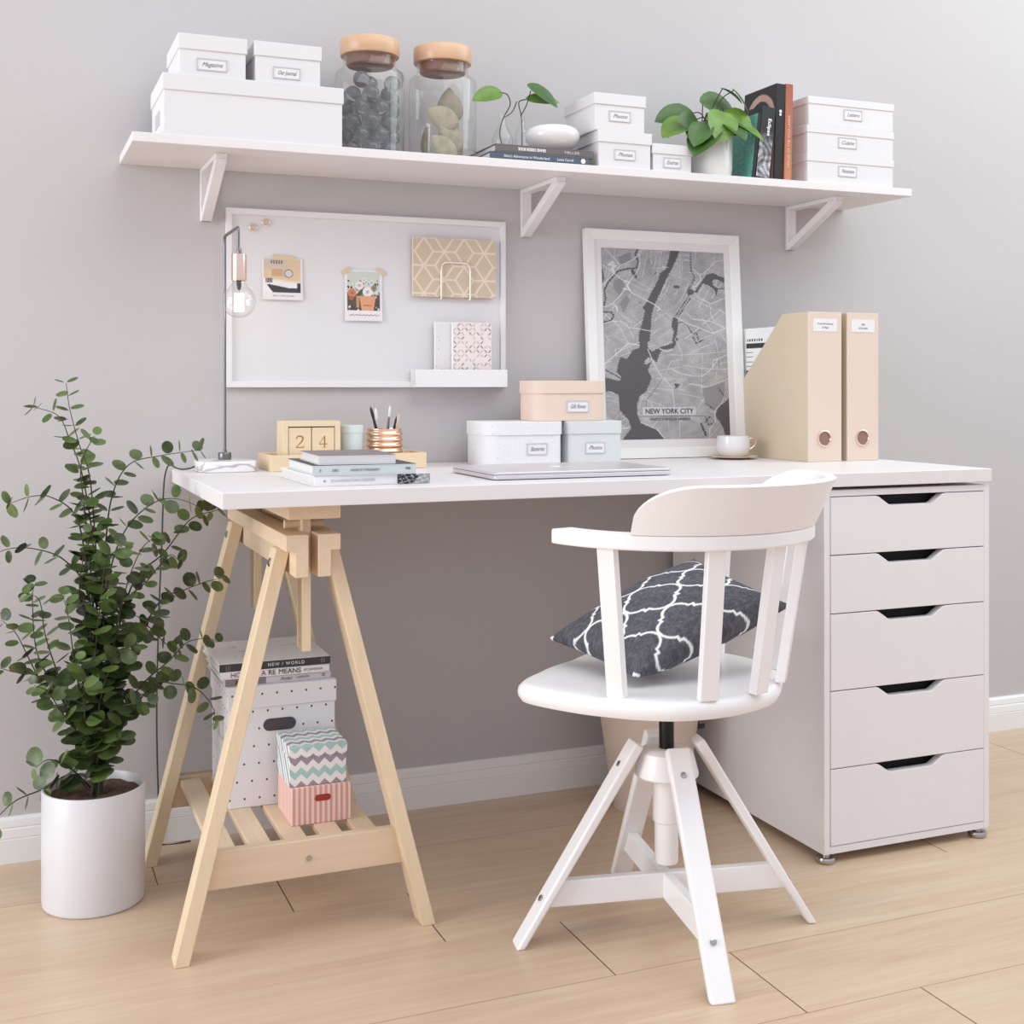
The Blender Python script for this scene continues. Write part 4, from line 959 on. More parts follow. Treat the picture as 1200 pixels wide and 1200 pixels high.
cx, cy = 1.541, -.128
bm = BM(); lathe(bm, [(0, 0), (.022, 0), (.046, .004), (.0555, .0055), (.056, .007), (.046, .0065), (.022, .0035), (0, .003)], (cx, cy, ZD), 52)
tag(recentre(obj('saucer', bm, M['biscuit'], smooth=True)), 'thin beige saucer under the white cup', 'saucer')
CP = thing('tea_cup', 'white glazed cup with copper handle on the beige saucer', 'cup', (cx, cy, ZD+.0042))
bm = BM(); lathe(bm, [(0, .0), (.024, .0), (.031, .003), (.037, .013), (.0385, .024), (.0375, .038), (.0355, .047), (.0345, .0475), (.0345, .045), (.036, .025), (.030, .006), (0, .004)], (cx, cy, ZD+.0045), 52); obj('bowl', bm, M['ceramic'], CP, smooth=True)
dv = Vector((.99, -.12, 0)); o3 = Vector((cx, cy, ZD+.0045))
bm = BM(); tube(bm, smooth_path([o3+dv*.0365+Vector((0, 0, .038)), o3+dv*.050+Vector((0, 0, .0415)), o3+dv*.0575+Vector((0, 0, .036)), o3+dv*.052+Vector((0, 0, .023)), o3+dv*.0375+Vector((0, 0, .014))], 6), .0022, 10); obj('handle', bm, M['copperwire'], CP, smooth=True)

# ------------------------------------------------------------ boxes on the desk, laptop
M['speckled'] = Mt('white_speckled_card', rough=.7); _m = M['speckled']; _x, _y, _z = _m.pos()
def cell_dots(m, a, b, size, jit, rr):
    """soft random dots: white-noise jittered cell centres"""
    ca, cb = (a/size), (b/size); ia, ib = ca.floor(), cb.floor(); r1 = m.white(m.vec(ia, ib, 1.3)); r2 = m.white(m.vec(ib, ia, 7.7))
    da = ca.fract()-.5-(r1-.5)*jit; db = cb.fract()-.5-(r2-.5)*jit
    return (da*da+db*db).sqrt().lt(rr)*r1.gt(.35), r2
_d, _r = cell_dots(_m, _x+_y*.6, _z, .0120, .7, .085)
_m.col(_m.mix(_d, lin((230, 227, 229)), _m.mix(_r, lin((196, 190, 198)), lin((226, 206, 200))))); M['speckled'] = _m.m
storage('storage_box', 'white speckled rounded box on the desk, left of the pale blue one', .913, 1.094, -.198, -.055, ZD, .8315, .0275, M['speckled'], 'Batteries', 1.027, .775, .046, r=.032, th=.024, group='storage boxes on the desk')
storage('storage_box', 'pale blue box on the desk, in front of the framed map', 1.1005, 1.2285, -.190, -.065, ZD, .8315, .0270, M['bluegrey'], 'Photos', 1.164, .775, .046, r=.006, th=.024, group='storage boxes on the desk')
storage('storage_box', 'peach box with rounded corners stacked on the two desk boxes', 1.031, 1.2025, -.176, -.066, .8318, .9165, .027, M['peach'], 'Gift Boxes', 1.130, .862, .052, r=.028, th=.024, group='storage boxes on the desk')
L_ = thing('laptop', 'closed silver laptop lying on the desk in front of the boxes', 'laptop', (.975, -.43, ZD))
lx0, lx1, ly0, ly1 = .797, 1.150, -.540, -.315
bm = BM(); prism(bm, rrect(lx0, lx1, ly0, ly1, .009), 2, ZD+.0012, ZD+.0085); obj('base', bm, M['silver'], L_, .0012)
bm = BM(); prism(bm, rrect(lx0, lx1, ly0, ly1, .009), 2, ZD+.0090, ZD+.0140); ld = obj('lid', bm, M['silver'], L_, .0016)
for x in (lx0+.02, lx1-.02):
    for y in (ly0+.02, ly1-.02):
        bm = BM(); tube(bm, [(x, y, ZD), (x, y, ZD+.0013)], .006, 14); obj('foot', bm, M['cable'], L_)
# fruit-shaped mark on the lid
bm = BM(); c0 = (.974, -.428); pts = []
for k in range(40):
    t = 2*PI*k/40; r_ = .0175*(1+.10*math.cos(2*t)-.10*max(0, math.sin(t))**6-.06*max(0, -math.sin(t))**10)
    x, y = c0[0]+r_*math.cos(t), c0[1]+r_*math.sin(t)
    if math.hypot(x-(c0[0]+.0245), y-(c0[1]+.003)) < .0105:
        d_ = Vector((x-(c0[0]+.0245), y-(c0[1]+.003))); d_ = d_.normalized()*.0105; x, y = c0[0]+.0245+d_.x, c0[1]+.003+d_.y
    pts.append((x, y))
prism(bm, pts, 2, ZD+.0140, ZD+.0142)
prism(bm, [(c0[0]+.001+.0065*t+.0035*math.sin(PI*t)*s, c0[1]+.020+.0075*t-.0030*math.sin(PI*t)*s) for s, ts in ((1, (0, .25, .5, .75, 1)), (-1, (.75, .5, .25))) for t in ts], 2, ZD+.0140, ZD+.0142)
obj('logo', bm, M['glarelogo'], ld)

# ------------------------------------------------------------ books on the desk
b, c, m = book('book', 'white book with black photo band on its spine, lowest of the desk stack', .4735, .675, -.548, -.300, ZD, .7573, M['cov_white'], rot=rad(1.0), group='books stacked on the desk')
def bandprint(u, v):
    n = np.random.default_rng(4).normal(0, 1, u.shape); s = np.sin(u*22+v*5)+np.sin(u*9-v*11)+.4*n
    k = (np.abs(s) < .25); dk = np.where(u+.3*v < .75, 44, 150); return [np.where(k, 210, dk+10*n)]*3
grid_print('spine_print', c, m(.042, .0168) @ Matrix.Rotation(-PI/2, 4, 'X'), .058, .0165, 60, 18, bandprint, .5)
lettering('SCANDINAVIAN DESIGN', .0070, M['holder'], c, m(-.035, .0085), width=.075); lettering('A', .0065, M['ink'], c, m(-.083, .0085))
b, c, m = book('book', 'pale grey-blue book in the middle of the desk stack', .4755, .652, -.553, -.335, .7576, .7745, M['cov_pale'], rot=rad(-1.5), group='books stacked on the desk')
bm = BM(); 
lettering('HOUSE OF TYPOGRAPHY', .0055, M['ink'], c, m(0, .0085), width=.050); lettering('8', .006, M['ink'], c, m(-.075, .0085)); lettering('ABC', .006, M['ink'], c, m(-.050, .0085)); lettering('MA', .006, M['black'], c, m(.074, .0095))
bm = BM(); box(bm, .4755, .652, -.553, -.335, .7746, .7749); bmesh.ops.transform(bm, matrix=Matrix.Translation((.56375, -.444, 0)) @ Matrix.Rotation(rad(-1.5), 4, 'Z') @ Matrix.Translation((-.56375, .444, 0)), verts=bm.verts[:]); obj('cover_print', bm, M['cov_dark'], c)
b, c, m = book('book', 'smaller light grey book with taupe cover on top of the desk stack', .487, .617, -.552, -.380, .7751, .7905, M['cov_silver'], rot=rad(-2.5), group='books stacked on the desk')
bm = BM(); box(bm, -.065, .065, -.086, .086, .0155, .0158); bmesh.ops.transform(bm, matrix=Matrix.Translation((.552, -.466, .7751)) @ Matrix.Rotation(rad(-2.5), 4, 'Z'), verts=bm.verts[:]); obj('cover_print', bm, M['cov_taupe'], c)

# ------------------------------------------------------------ desk tray and its contents
TY = thing('wooden_tray', 'shallow pale wooden tray at the back of the desk holding calendar, tin and brushes', 'tray', (.6385, -.10, ZD))
tx0, tx1, ty0, ty1 = .481, .796, -.168, -.040
bm = BM(); box(bm, tx0+.006, tx1-.006, ty0+.006, ty1-.006, ZD, ZD+.005)
box(bm, tx0, tx1, ty0, ty0+.006, ZD, ZD+.031); box(bm, tx0, tx1, ty1-.006, ty1, ZD, ZD+.031); box(bm, tx0, tx0+.006, ty0+.006, ty1-.006, ZD, ZD+.031); box(bm, tx1-.006, tx1, ty0+.006, ty1-.006, ZD, ZD+.031)
obj('tray', bm, M['birch'], TY, .0008)
ZT = ZD+.0052
KC = thing('desk_calendar', 'wooden block calendar frame in the desk tray', 'calendar', (.5635, -.13, ZT))
kx0, kx1, kz0, kz1, ky0, ky1 = .5075, .6215, ZT, .8365, -.155, -.098
bm = BM(); kw = .0105
box(bm, kx0, kx0+kw, ky0, ky1, kz0, kz1); box(bm, kx1-kw, kx1, ky0, ky1, kz0, kz1); box(bm, kx0+kw, kx1-kw, ky0, ky1, kz1-kw, kz1); box(bm, kx0+kw, kx1-kw, ky0, ky1, kz0, kz0+.008); box(bm, kx0+kw, kx1-kw, ky1-.003, ky1, kz0+.008, kz1-kw)
obj('frame', bm, M['birch'], KC, .0006)
M['frameshade'] = grainy('inner_shade_brown', (120, 84, 50), (104, 72, 42), .7, 60)  # brown sheet painting the shade in the gaps around the blocks
bm = BM(); box(bm, kx0+kw, kx1-kw, ky1-.0045, ky1-.0031, kz0+.0081, kz1-kw-.0001); obj('shade_sheet', bm, M['frameshade'], KC)
ix0, ix1 = kx0+kw+.0012, kx1-kw-.0012; mid = (ix0+ix1)/2; zb = kz0+.0222; zt = kz1-kw-.002
def digit(strokes, r=.0016):
    bm = BM()
    for pts, wd in strokes: tube(bm, smooth_path([(a, 0, b) for a, b in pts], 6) if len(pts) > 2 else [(a, 0, b) for a, b in pts], wd, 6)
    for v in bm.verts: v.co.y *= .12
    return bm
two = [([(-.0075, .0075), (-.0065, .0115), (-.001, .0138), (.005, .0118), (.006, .0065), (.0025, .000), (-.003, -.006), (-.0078, -.0118)], lambda t: .0009+.0009*math.sin(PI*min(1, t*1.1))), ([(-.008, -.0122), (.0078, -.0122)], .0012), ([(.0078, -.0122), (.0088, -.0075)], .0008), ([(-.0078, .0070), (-.0070, .0085)], .0014)]
four = [([(.0028, .0135), (.0028, -.0130)], .0015), ([(.0028, .0135), (-.0088, -.0050)], .0007), ([(-.0088, -.0052), (.0088, -.0052)], .0011), ([(-.002, -.0130), (.007, -.0130)], .0006)]
for a, b_, dg, nm in ((ix0, mid-.0009, two, 'left wooden calendar block showing the number 2'), (mid+.0009, ix1, four, 'right wooden calendar block showing the number 4')):
    NB = thing('number_block', nm, 'calendar block', ((a+b_)/2, ky0+.02, zb), 'calendar number blocks')
    bm = BM(); box(bm, a, b_, ky0+.0015, ky1-.0055, zb, zt); bl = obj('block', bm, M['birch'], NB, .0007)
    bm = digit(dg); bmesh.ops.transform(bm, matrix=Matrix.Translation(((a+b_)/2, ky0+.0014, (zb+zt)/2)) @ Matrix.Diagonal((.92, 1, .85, 1)), verts=bm.verts[:]); obj('number', bm, M['engrave'], bl)
bm = BM(); box(bm, ix0, ix1, ky0+.0015, ky1-.0055, kz0+.0082, zb-.0008); tag(recentre(obj('month_block', bm, M['birch'], bev=.0006)), 'long low wooden calendar block under the two number blocks', 'calendar block')
TN = thing('storage_tin', 'small pale mint lidded tin beside the block calendar', 'tin', (.653, -.125, ZT))
bm = BM(); lathe(bm, [(0, 0), (.0218, 0), (.0222, .001), (.0222, .068)], (.653, -.125, ZT), 44, cap1=True); obj('can', bm, M['mint'], TN, smooth=True)
bm = BM(); lathe(bm, [(.0226, .066), (.0230, .0662), (.0230, .0805), (.0222, .0815), (0, .0818)], (.653, -.125, ZT), 44, cap0=True); obj('lid', bm, M['mint'], TN, smooth=True)
CU = thing('pencil_cup', 'ribbed copper cup holding brushes and pens in the desk tray', 'cup', (.7215, -.121, ZT))
pf = [(0, 0), (.0345, 0)]
for k in range(49):
    t = k/48; pf.append((.0352+.0009*math.sin(PI*t)+.0016*math.sin(t*2*PI*6.0)+.0018*(t > .93)*0, .002+.070*t))
pf += [(.0350, .0735), (.0335, .0735), (.0330, .070), (.0320, .004), (0, .003)]
bm = BM(); lathe(bm, pf, (.7215, -.121, ZT), 56); obj('cup', bm, M['copper'], CU, smooth=True)
pens = [('brush', 'black handled brush leaning left in the copper cup', (-.006, -.012), (-.0335, -.016), .118, 'black', .0028), ('brush', 'silver tipped brush second from left in the copper cup', (-.004, .006), (-.018, .002), .115, 'silver', .0026),
        ('brush', 'dark brush with white bristles standing upright in the copper cup', (.004, .004), (.012, .0), .120, 'steel', .0025), ('pen', 'short black pen in the copper cup', (.010, -.006), (.022, -.012), .098, 'black', .0030), ('pencil', 'pale wooden pencil leaning right in the copper cup', (.012, .008), (.0330, .004), .104, 'birch', .0026)]
for nm, lab, a, b_, hgt, mt, r_ in pens:
    p0 = Vector((.7215+a[0]*.5, -.121+a[1], ZT+.0062)); p1 = Vector((.7215+b_[0], -.121+b_[1], ZT+hgt)); d = p1-p0
    G = thing(nm, lab, nm, p0, 'brushes and pens in the copper cup')
    bm = BM(); tube(bm, [p0, p0+d*.72, p0+d*.80], lambda t: r_ if t < .9 else r_*.8, 10); obj('shaft', bm, M[mt], G, smooth=True)
    bm = BM()
    if nm == 'brush': tube(bm, [p0+d*.80, p0+d*.86, p0+d*.95, p1], lambda t: r_*(1.0, 1.15, 1.0, .25)[min(3, int(round(t*3)))], 10)
    else: tube(bm, [p0+d*.80, p0+d*.93, p1], lambda t: r_*(.8, .7, .15)[min(2, int(round(t*2)))], 10)
    obj('tip', bm, M['label' if nm == 'brush' and mt != 'black' else 'black' if mt != 'birch' else 'birch'], G, smooth=True)

# ------------------------------------------------------------ desk lamp
LP = thing('desk_lamp', 'slim steel desk lamp with copper socket and bare globe bulb on a marble base', 'lamp', (.405, -.10, ZD))
M['marble'] = Mt('white_marble', rough=.25); _m = M['marble']; _x, _y, _z = _m.pos()
_n = (_m.noise(_m.vec(_x, _y*1.5, _z*3), 6, 3, .5)-.5).abs(); _m.col(_m.mix((1-_n*40).mx(0), lin((240, 237, 237)), lin((176, 168, 170)))); M['marble'] = _m.m
bm = BM(); prism(bm, [(.349, -.128), (.362, -.152), (.374, -.160), (.440, -.160), (.455, -.152), (.462, -.132), (.460, -.068), (.447, -.048), (.432, -.042), (.374, -.042), (.360, -.050), (.350, -.072)], 2, ZD, ZD+.0205); obj('base', bm, M['marble'], LP, .002)
PX, PY = .4085, -.080
bm = BM(); lathe(bm, [(.0120, .0206), (.0128, .022), (.0128, .033), (.0118, .0345), (.0045, .0350), (.0042, .040)], (PX, PY, ZD), 28); obj('pole_foot', bm, M['steel'], LP, smooth=True)
bm = BM(); tube(bm, smooth_path([(PX, PY, ZD+.035), (PX, PY, 1.0), (PX, PY, 1.180), (PX, PY, 1.194), (PX, PY-.005, 1.1985), (PX, PY-.017, 1.1995), (PX, PY-.080, 1.1995), (PX, PY-.137, 1.1995), (PX, PY-.147, 1.1985), (PX, PY-.150, 1.1935), (PX, PY-.150, 1.170), (PX, PY-.150, 1.156)], 4), .0030, 12); obj('pole', bm, M['steel'], LP, smooth=True)
SX, SY = PX+.0015, PY-.150
bm = BM(); lathe(bm, [(.0030, .0), (.0045, -.004), (.0048, -.010), (.0048, -.014)], (SX, SY, 1.162), 18); obj('cord_grip', bm, M['steel'], LP, smooth=True)
bm = BM(); lathe(bm, [(0, 1.150), (.0128, 1.150), (.0138, 1.149), (.0140, 1.146), (.0140, 1.102), (.0136, 1.1), (.0120, 1.1), (.0118, 1.11), (0, 1.11)], (SX, SY, 0), 40); obj('socket', bm, M['copperwire'], LP, smooth=True)
bz = 1.0620; bm = BM(); pf = [(.0105, 1.102), (.0112, 1.098)]
for k in range(0, 26):
    t = rad(48+k*132/25); pf.append((.0305*math.sin(t), bz+.0305*math.cos(t)))
pf[2:2] = [(.0135, 1.094), (.0180, 1.0875)]
pf[-1] = (0, bz-.0305)
bm = BM(); lathe(bm, pf, (SX, SY, 0), 48, cap0=False); bb = obj('bulb', bm, M['glass'], LP, smooth=True)
bm = BM(); lathe(bm, [(.0046, 1.104), (.0046, 1.093), (.0040, 1.092), (.0044, 1.0905), (.0028, 1.0835), (0, 1.083)], (SX, SY, 0), 16); tube(bm, [(SX, SY, 1.084), (SX, SY, 1.042)], .0005, 6); obj('bulb_stem', bm, M['blackmetal'], bb, smooth=True)
M['filament'] = Mt('glowing_filament', (1, .85, .6), .5, Emission_Strength=2.4).m; M['filament'].node_tree.nodes['Principled BSDF'].inputs['Emission Color'].default_value = (1, .84, .58, 1)
bm = BM(); pts = []
for k in range(10):
    a = 2*PI*k/10; x, y = SX+.0085*math.cos(a), SY+.0085*math.sin(a); pts += ([(x, y, 1.077), (x, y, 1.043)] if k % 2 == 0 else [(x, y, 1.043), (x, y, 1.077)])
tube(bm, pts, .0006, 5); obj('filament', bm, M['filament'], bb)
ld_ = bpy.data.lights.new('bulb_light', 'POINT'); ld_.energy = .25; ld_.color = (1, .8, .55); ld_.shadow_soft_size = .008
lo_ = bpy.data.objects.new('bulb_light', ld_); COL.objects.link(lo_); lo_.location = (SX, SY, 1.060)
bm = BM(); tube(bm, smooth_path([(.352, -.085, ZD+.010), (.342, -.075, ZD+.0045), (.330, -.06, ZD+.0022), (.320, -.045, ZD+.004), (.310, -.030, ZD+.010), (.303, -.024, ZD-.004), (.299, -.020, ZD-.04), (.296, -.019, .60), (.290, -.018, .45), (.286, -.018, .25), (.290, -.020, .06), (.292, -.024, .004), (.35, -.03, .003)], 6), .0016, 8); obj('cable', bm, M['cable'], LP, smooth=True)

# ------------------------------------------------------------ things on the trestle shelf
ZS = .1553
def dotmat():
    m = Mt('white_dotted_card', rough=.7); x, y, z = m.pos(True)
    s = .0265; row = (z/s*.86).floor(); a = ((x+y)/s+row*.5+m.white(m.vec(row, 2, 2))*.25).fract()-.5; b = (z/s*.86).fract()-.5
    d = (a*a+b*b).sqrt().lt(.068); m.col(m.mix(d, lin((232, 229, 232)), lin((66, 62, 68)))); return m.m
M['dots'] = dotmat()
BX = thing('archive_box', 'large white dotted cardboard box with slot handle on the trestle shelf', 'box', (.4705, -.22, ZS))
bm = BM(); box(bm, .375, .5665, -.329, -.1385, ZS, .366); bd = obj('body', bm, M['dots'], BX, .0012)
bm = BM(); box(bm, .3725, .5690, -.3315, -.1360, .331, .3705); obj('lid', bm, M['dots'], BX, .0012)
def slot(cx, cz, hw, hh, y, th=.0006):
    bm = BM(); pts = []
    for s, a0 in ((1, -90), (-1, 90)):
        for k in range(9): t = rad(a0+180*k/8); pts.append((cx+s*(hw-hh)+hh*math.cos(t), cz+hh*math.sin(t)))
    prism(bm, pts, 1, y-th, y); return bm
M['slotshade'] = grainy('grip_hole_shade', (84, 78, 82), (76, 70, 74), .8, 40)  # dark patch painting the shade inside the open hand hole
obj('grip_slot', slot(.465, .2985, .0295, .0110, -.3293), M['slotshade'], bd)
bm = BM(); 
for a, b_, c_, d_ in ((-.268, -.222, .262, .264), (-.268, -.222, .296, .298), (-.268, -.266, .262, .298), (-.224, -.222, .262, .298)): box(bm, .3742, .3749, a, b_, c_, d_)
obj('label_frame', bm, M['holder'], bd)
def zig():
    m = Mt('chevron_card', rough=.7); x, y, z = m.pos(True)
    tri = ((x/.0205).fract()-.5).abs(); v = ((z-y*1.0)/.0235+tri*.85)
    f = v.fract(); k = v.floor(); odd = ((k*.5).fract()).gt(.25); on = f.gt(.50)
    m.col(m.mix(on, lin((238, 236, 238)), m.mix(odd, lin((172, 204, 204)), lin((160, 148, 160))))); return m.m
M['zig'] = zig()
PK = Mt('pink_striped_card', rough=.7); x, y, z = PK.pos(True); st = ((x+y)/.0092).fract(); PK.col(PK.mix(st.gt(.5), lin((238, 214, 198)), lin((222, 158, 156)))); M['pink'] = PK.m
PB = thing('gift_box', 'pink striped box with red slot on the trestle shelf, under the chevron box', 'box', (.511, -.40, ZS))
bm = BM(); box(bm, .4585, .563, -.456, -.346, ZS, .2200); q = obj('body', bm, M['pink'], PB, .0012)
M['red'] = grainy('red_grip', (168, 54, 44), (156, 46, 38), .6, 40)
obj('grip_slot', slot(.513, .199, .0140, .0055, -.4563), M['red'], q)
CB = thing('gift_box', 'grey and mint chevron patterned box stacked on the pink striped box', 'box', (.507, -.415, .2203))
bm = BM(); box(bm, .4565, .5555, -.452, -.352, .2203, .288); obj('body', bm, M['zig'], CB, .001)
bm = BM(); box(bm, .4550, .5570, -.4535, -.3505, .270, .2895); obj('lid', bm, M['zig'], CB, .001)
b, c, m = book('book', 'grey book with a grey photo spine, lowest of the stack on the dotted box', .366, .560, -.322, -.135, .3708, .3845, M['cov_silver'], rot=rad(.5), group='books on the dotted box')
bm = BM(); box(bm, -.094, -.022, -.0938, -.0934, .001, .0127); bmesh.ops.transform(bm, matrix=Matrix.Translation((.463, -.2285, .3708)) @ Matrix.Rotation(rad(.5), 4, 'Z'), verts=bm.verts[:]); obj('spine', bm, M['ink'], c)
lettering('AIR', .0100, M['black'], c, m(-.070, .0065)); lettering('Andes', .0085, M['ink'], c, m(.014, .0068), shear=.4); lettering('LONDON', .0055, M['ink'], c, m(.045, .0068)); lettering('=', .012, M['black'], c, m(.083, .0068))
b, c, m = book('book', 'white book with red and grey lettering, middle of the stack on the dotted box', .362, .558, -.326, -.140, .3848, .3975, M['cov_white'], rot=rad(-.8), group='books on the dotted box')
lettering('HO', .0125, M['lt_red'], c, m(-.071, .0063)); lettering('A', .0125, M['lt_red'], c, m(-.022, .0063)); lettering('RE', .0125, M['cov_dark'], c, m(-.007, .0063)); lettering('MEANS', .0125, M['cov_dark'], c, m(.025, .0063), width=.040); lettering('BY DANZIGER', .0055, M['ink'], c, m(.068, .0063))
b, c, m = book('book', 'white covered book with dark spine, topmost of the stack on the dotted box', .359, .559, -.324, -.124, .3978, .4120, M['cov_white'], spine=M['cov_dark'], group='books on the dotted box')
lettering('NEW / WORLD', .0080, M['lt_white'], c, m(.019, .0070), width=.066, spacing=1.3); lettering('|||', .0120, M['ink'], c, m(-.085, .0070)); lettering('III', .0120, M['ink'], c, m(.086, .0070))
for px_, py_, t in ((.385, -.185, 'LE'), (.400, -.225, 'CORB'), (.395, -.265, 'A new'), (.505, -.200, 'WORLD'), (.515, -.240, 'works')):
    lettering(t, .016, M['holder'], c, Matrix.Translation((px_+.02, py_, .4122)), name='cover_lettering')

# ------------------------------------------------------------ eucalyptus
M['planter'] = grainy('matt_white_planter', (216, 213, 215), (213, 210, 212), .3, 10)
EU = thing('potted_eucalyptus', 'tall eucalyptus with round leaves in a white oval-looking planter left of the trestle', 'plant', (.153, -.247, 0))
EU['label'] = 'tall leafy eucalyptus in a white cylindrical planter on the floor left of the trestle'
ex, ey = .153, -.247
bm = BM(); lathe(bm, [(0, 0), (.083, 0), (.0862, .003), (.087, .010), (.087, .201), (.0862, .2025), (.083, .2025), (.0815, .200), (.080, .160), (0, .160)], (ex, ey, 0), 72); obj('pot', bm, M['planter'], EU, smooth=True)
bm = BM(); random.seed(5); n = 28; rr = []
for i in range(0, 9):
    r_ = .0800*i/8; rr.append([bm.verts.new((ex+r_*math.cos(2*PI*k/n), ey+r_*math.sin(2*PI*k/n), .1870+random.uniform(-.003, .004))) for k in range(n if i else 1)])
for A, B_ in zip(rr, rr[1:]):
    for k in range(n):
        q = [A[k % len(A)], A[(k+1) % len(A)], B_[(k+1) % n], B_[k % n]]; q = [v for i, v in enumerate(q) if v not in q[:i]]; bm.faces.new(q)
M['soilbrown'] = grainy('brown_bark_soil', (120, 90, 72), (50, 36, 30), .95, 120); obj('soil', bm, M['soilbrown'], EU, smooth=True)
M['euc'] = Mt('eucalyptus_leaf', rough=.42); _m = M['euc']
_a = _m.t.nodes.new('ShaderNodeVertexColor'); _a.layer_name = 'col'; _sp = _m.t.nodes.new('ShaderNodeSeparateColor'); _m.t.links.new(_a.outputs[0], _sp.inputs[0]); _x, _y, _z = _m.pos()
_c = _m.mix(Nd(_m.t, _sp.outputs[0]), lin((46, 60, 34)), lin((98, 118, 60))); _c = _m.mix((_m.noise(_m.vec(_x, _y, _z), 60, 2)-.45).mx(0)*1.2, _c, lin((122, 146, 86))); _m.col(_c); M['euc'] = _m.m
F3, R3 = Vector((math.sin(math.atan(600/1465.6)), math.cos(math.atan(600/1465.6)), 0)), Vector((math.cos(math.atan(600/1465.6)), -math.sin(math.atan(600/1465.6)), 0))
# stem tips and waypoints in metres around the pot centre: (right, height, toward viewer)
K = 2.205/1465.6
def pt(px_, py_, dep=0):
    """side elevation drawing of the plant, traced in its own vertical plane through the pot; dep = metres in front of it"""
    return Vector((ex, ey, 0))+R3*((px_-108)*K)+Vector((0, 0, .905-(py_-452.5)*K))-F3*dep
stems = [
 ([(112, 912), (114, 800), (111, 700), (110, 640), (103, 560), (92, 520), (80, 480), (75, 449)], 0, 0, 1),
 ([(112, 912), (112, 780), (106, 650), (92, 560), (75, 515), (58, 488), (30, 477)], -.04, .3, 1),
 ([(114, 912), (112, 760), (108, 660), (104, 590), (102, 545), (112, 515), (120, 510)], .05, .2, 1),
 ([(113, 912), (115, 760), (118, 640), (126, 580), (145, 545), (180, 535), (226, 528)], -.03, .42, 1),
 ([(113, 912), (118, 780), (130, 680), (150, 620), (185, 588), (215, 582), (250, 596)], .06, .45, 1),
 ([(114, 912), (125, 800), (150, 690), (185, 650), (215, 612), (240, 602), (248, 600)], -.05, .45, 1),
 ([(114, 912), (130, 820), (165, 740), (190, 700), (215, 690), (240, 680), (262, 675)], .03, .4, 1),
 ([(112, 912), (112, 780), (104, 690), (80, 655), (50, 642), (20, 640), (-8, 650)], .04, .45, 1),
 ([(112, 912), (110, 760), (106, 650), (95, 600), (70, 580), (50, 578), (30, 585)], .08, .5, 1.1),
 ([(111, 912), (100, 860), (70, 810), (45, 790), (15, 785), (-10, 775)], .02, .3, 1),
 ([(110, 912), (95, 860), (60, 800), (42, 760), (38, 700), (40, 682)], .0, .25, 1),
 ([(114, 912), (135, 850), (170, 800), (200, 770), (222, 748), (245, 742), (256, 743)], .06, .3, 1),
 ([(114, 912), (140, 860), (180, 800), (210, 795), (240, 800), (256, 820), (259, 835)], .08, .2, 1),
 ([(111, 912), (90, 860), (60, 830), (30, 780), (10, 745), (-5, 730)], -.03, .3, 1),
 ([(109, 912), (85, 905), (55, 920), (25, 930), (8, 945), (-4, 965)], .06, .15, 1),
 ([(112, 912), (95, 850), (75, 790), (60, 740), (55, 700), (45, 690)], .06, .2, 1),
 ([(113, 912), (125, 830), (140, 740), (155, 680), (175, 640), (190, 625)], .07, .3, 1.1),
 ([(113, 912), (125, 830), (150, 770), (180, 735), (195, 705)], .05, .2, 1),
 ([(112, 912), (112, 840), (118, 750), (128, 690), (140, 650), (160, 632)], .10, .2, 1.2),
 ([(112, 912), (108, 850), (98, 780), (92, 720), (90, 690)], .09, .2, 1.1),
 ([(112, 912), (116, 860), (128, 800), (150, 760), (172, 745)], .11, .15, 1.2),
 ([(112, 912), (104, 870), (85, 830), (70, 800), (58, 790)], .10, .15, 1.2),
 ([(113, 912), (120, 870), (135, 830), (165, 815), (185, 812)], .09, .2, 1.1),
 ([(112, 912), (111, 870), (108, 830), (112, 790), (118, 760)], .11, .15, 1.2),
 ([(109, 912), (90, 895), (70, 880), (58, 885)], .09, .1, 1.2),
 ([(113, 912), (104, 740), (100, 690), (108, 640), (118, 620)], .07, .4, 1.1),
 ([(113, 912), (135, 740), (150, 700), (172, 680), (200, 650), (212, 655)], .02, .4, 1),
 ([(113, 912), (125, 780), (140, 745), (160, 735), (185, 760), (200, 765)], -.05, .3, 1)]
random.seed(11); bs = BM(); leaves = []
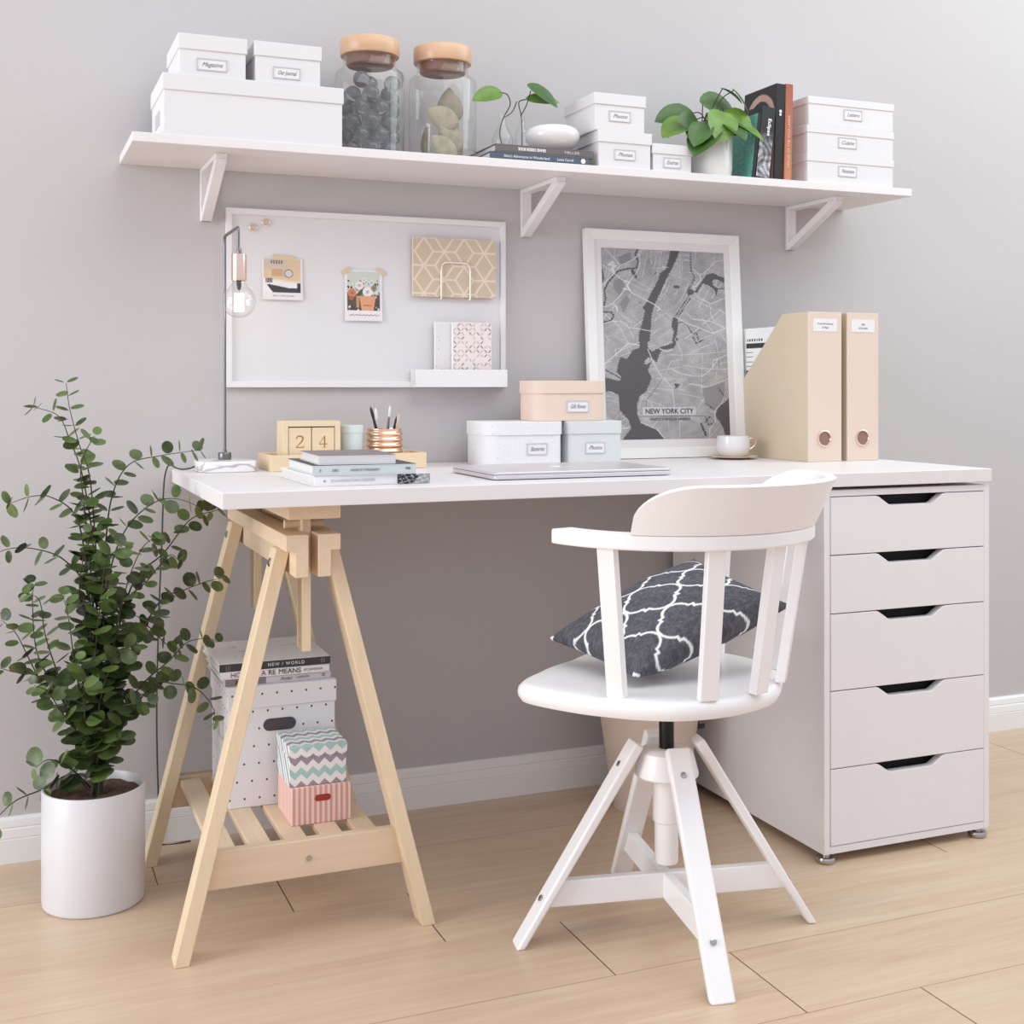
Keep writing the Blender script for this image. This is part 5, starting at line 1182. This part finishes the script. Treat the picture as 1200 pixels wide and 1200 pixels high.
for pts, dep, start, sc in stems:
    base = pt(112+random.uniform(-6, 6), 888, random.uniform(-.015, .02)); base.z = .186
    P_ = [base]+[pt(a+random.uniform(-2, 2), b_, dep*((i+1)/len(pts))**.8) for i, (a, b_) in enumerate(pts[1:])]
    sp = smooth_path(P_, 8); tube(bs, sp, lambda t: .0015*(1-t)+.0005, 6)
    # walk along
    acc = 0; tot = sum((b_-a).length for a, b_ in zip(sp, sp[1:])); pos = 0; nxt = tot*start*.6+.03; side = random.random()*PI
    for a, b_ in zip(sp, sp[1:]):
        l = (b_-a).length
        while pos+l >= nxt:
            p = a.lerp(b_, (nxt-pos)/l); d = (b_-a).normalized(); fr = nxt/tot
            leaves.append((p, d, side, sc*(1.08-.34*fr**2))); side += PI/2+random.uniform(-.5, .5)
            nxt += random.uniform(.023, .032)
        pos += l
    leaves.append((sp[-1], (sp[-1]-sp[-2]).normalized(), side, .6))
obj('stems', bs, M['stem'], EU, smooth=True)
bl = BM(); cl = bl.loops.layers.float_color.new('col') if False else None; tones = []
def round_leaf(bm, base, d, n, R_, tone):
    d = d.normalized(); n = (n-d*n.dot(d)).normalized(); s = d.cross(n); m_ = 12
    c0 = bm.verts.new(base+d*R_*1.0-n*R_*.12); rings = []
    for f in (.55, 1.0):
        r = []
        for k in range(m_):
            a = 2*PI*k/m_; x_ = math.cos(a)*f; y_ = math.sin(a)*f*1.02
            fold = abs(y_)*.16+.10*x_*x_-.12
            r.append(bm.verts.new(base+d*(R_*(1+x_*(1.0 if x_ > 0 else 1.0)))+s*(R_*y_)+n*(R_*fold)))
        rings.append(r)
    for k in range(m_):
        bm.faces.new((c0, rings[0][k], rings[0][(k+1) % m_])); bm.faces.new((rings[0][k], rings[1][k], rings[1][(k+1) % m_], rings[0][(k+1) % m_]))
    tones.extend([tone]*(1+2*m_))
up = Vector((0, 0, 1))
for p, d, side, sc in leaves:
    if p.y > -.035: continue
    u_ = d.orthogonal().normalized(); v_ = d.cross(u_)
    for s_ in (0, PI):
        a = side+s_; o_ = u_*math.cos(a)+v_*math.sin(a); ld3 = (o_+d*.30+Vector((random.uniform(-.2, .2), random.uniform(-.2, .2), random.uniform(-.15, .2)))).normalized()
        nn = (d*.8+up*.55+Vector((random.uniform(-.5, .5), random.uniform(-.9, .1), random.uniform(-.2, .3))))
        R_ = .0152*sc*random.uniform(.82, 1.12)
        q = p+ld3*.003
        if (q+ld3*R_*2).y > -.006: continue
        round_leaf(bl, q, ld3, nn, R_, random.random())
me = bpy.data.meshes.new('foliage'); bl.to_mesh(me); bl.free()
at = me.color_attributes.new('col', 'FLOAT_COLOR', 'POINT'); t_ = np.repeat(np.array(tones)[:, None], 4, 1); at.data.foreach_set('color', t_.astype('f').ravel())
link('foliage', me, M['euc'], EU, smooth=True)
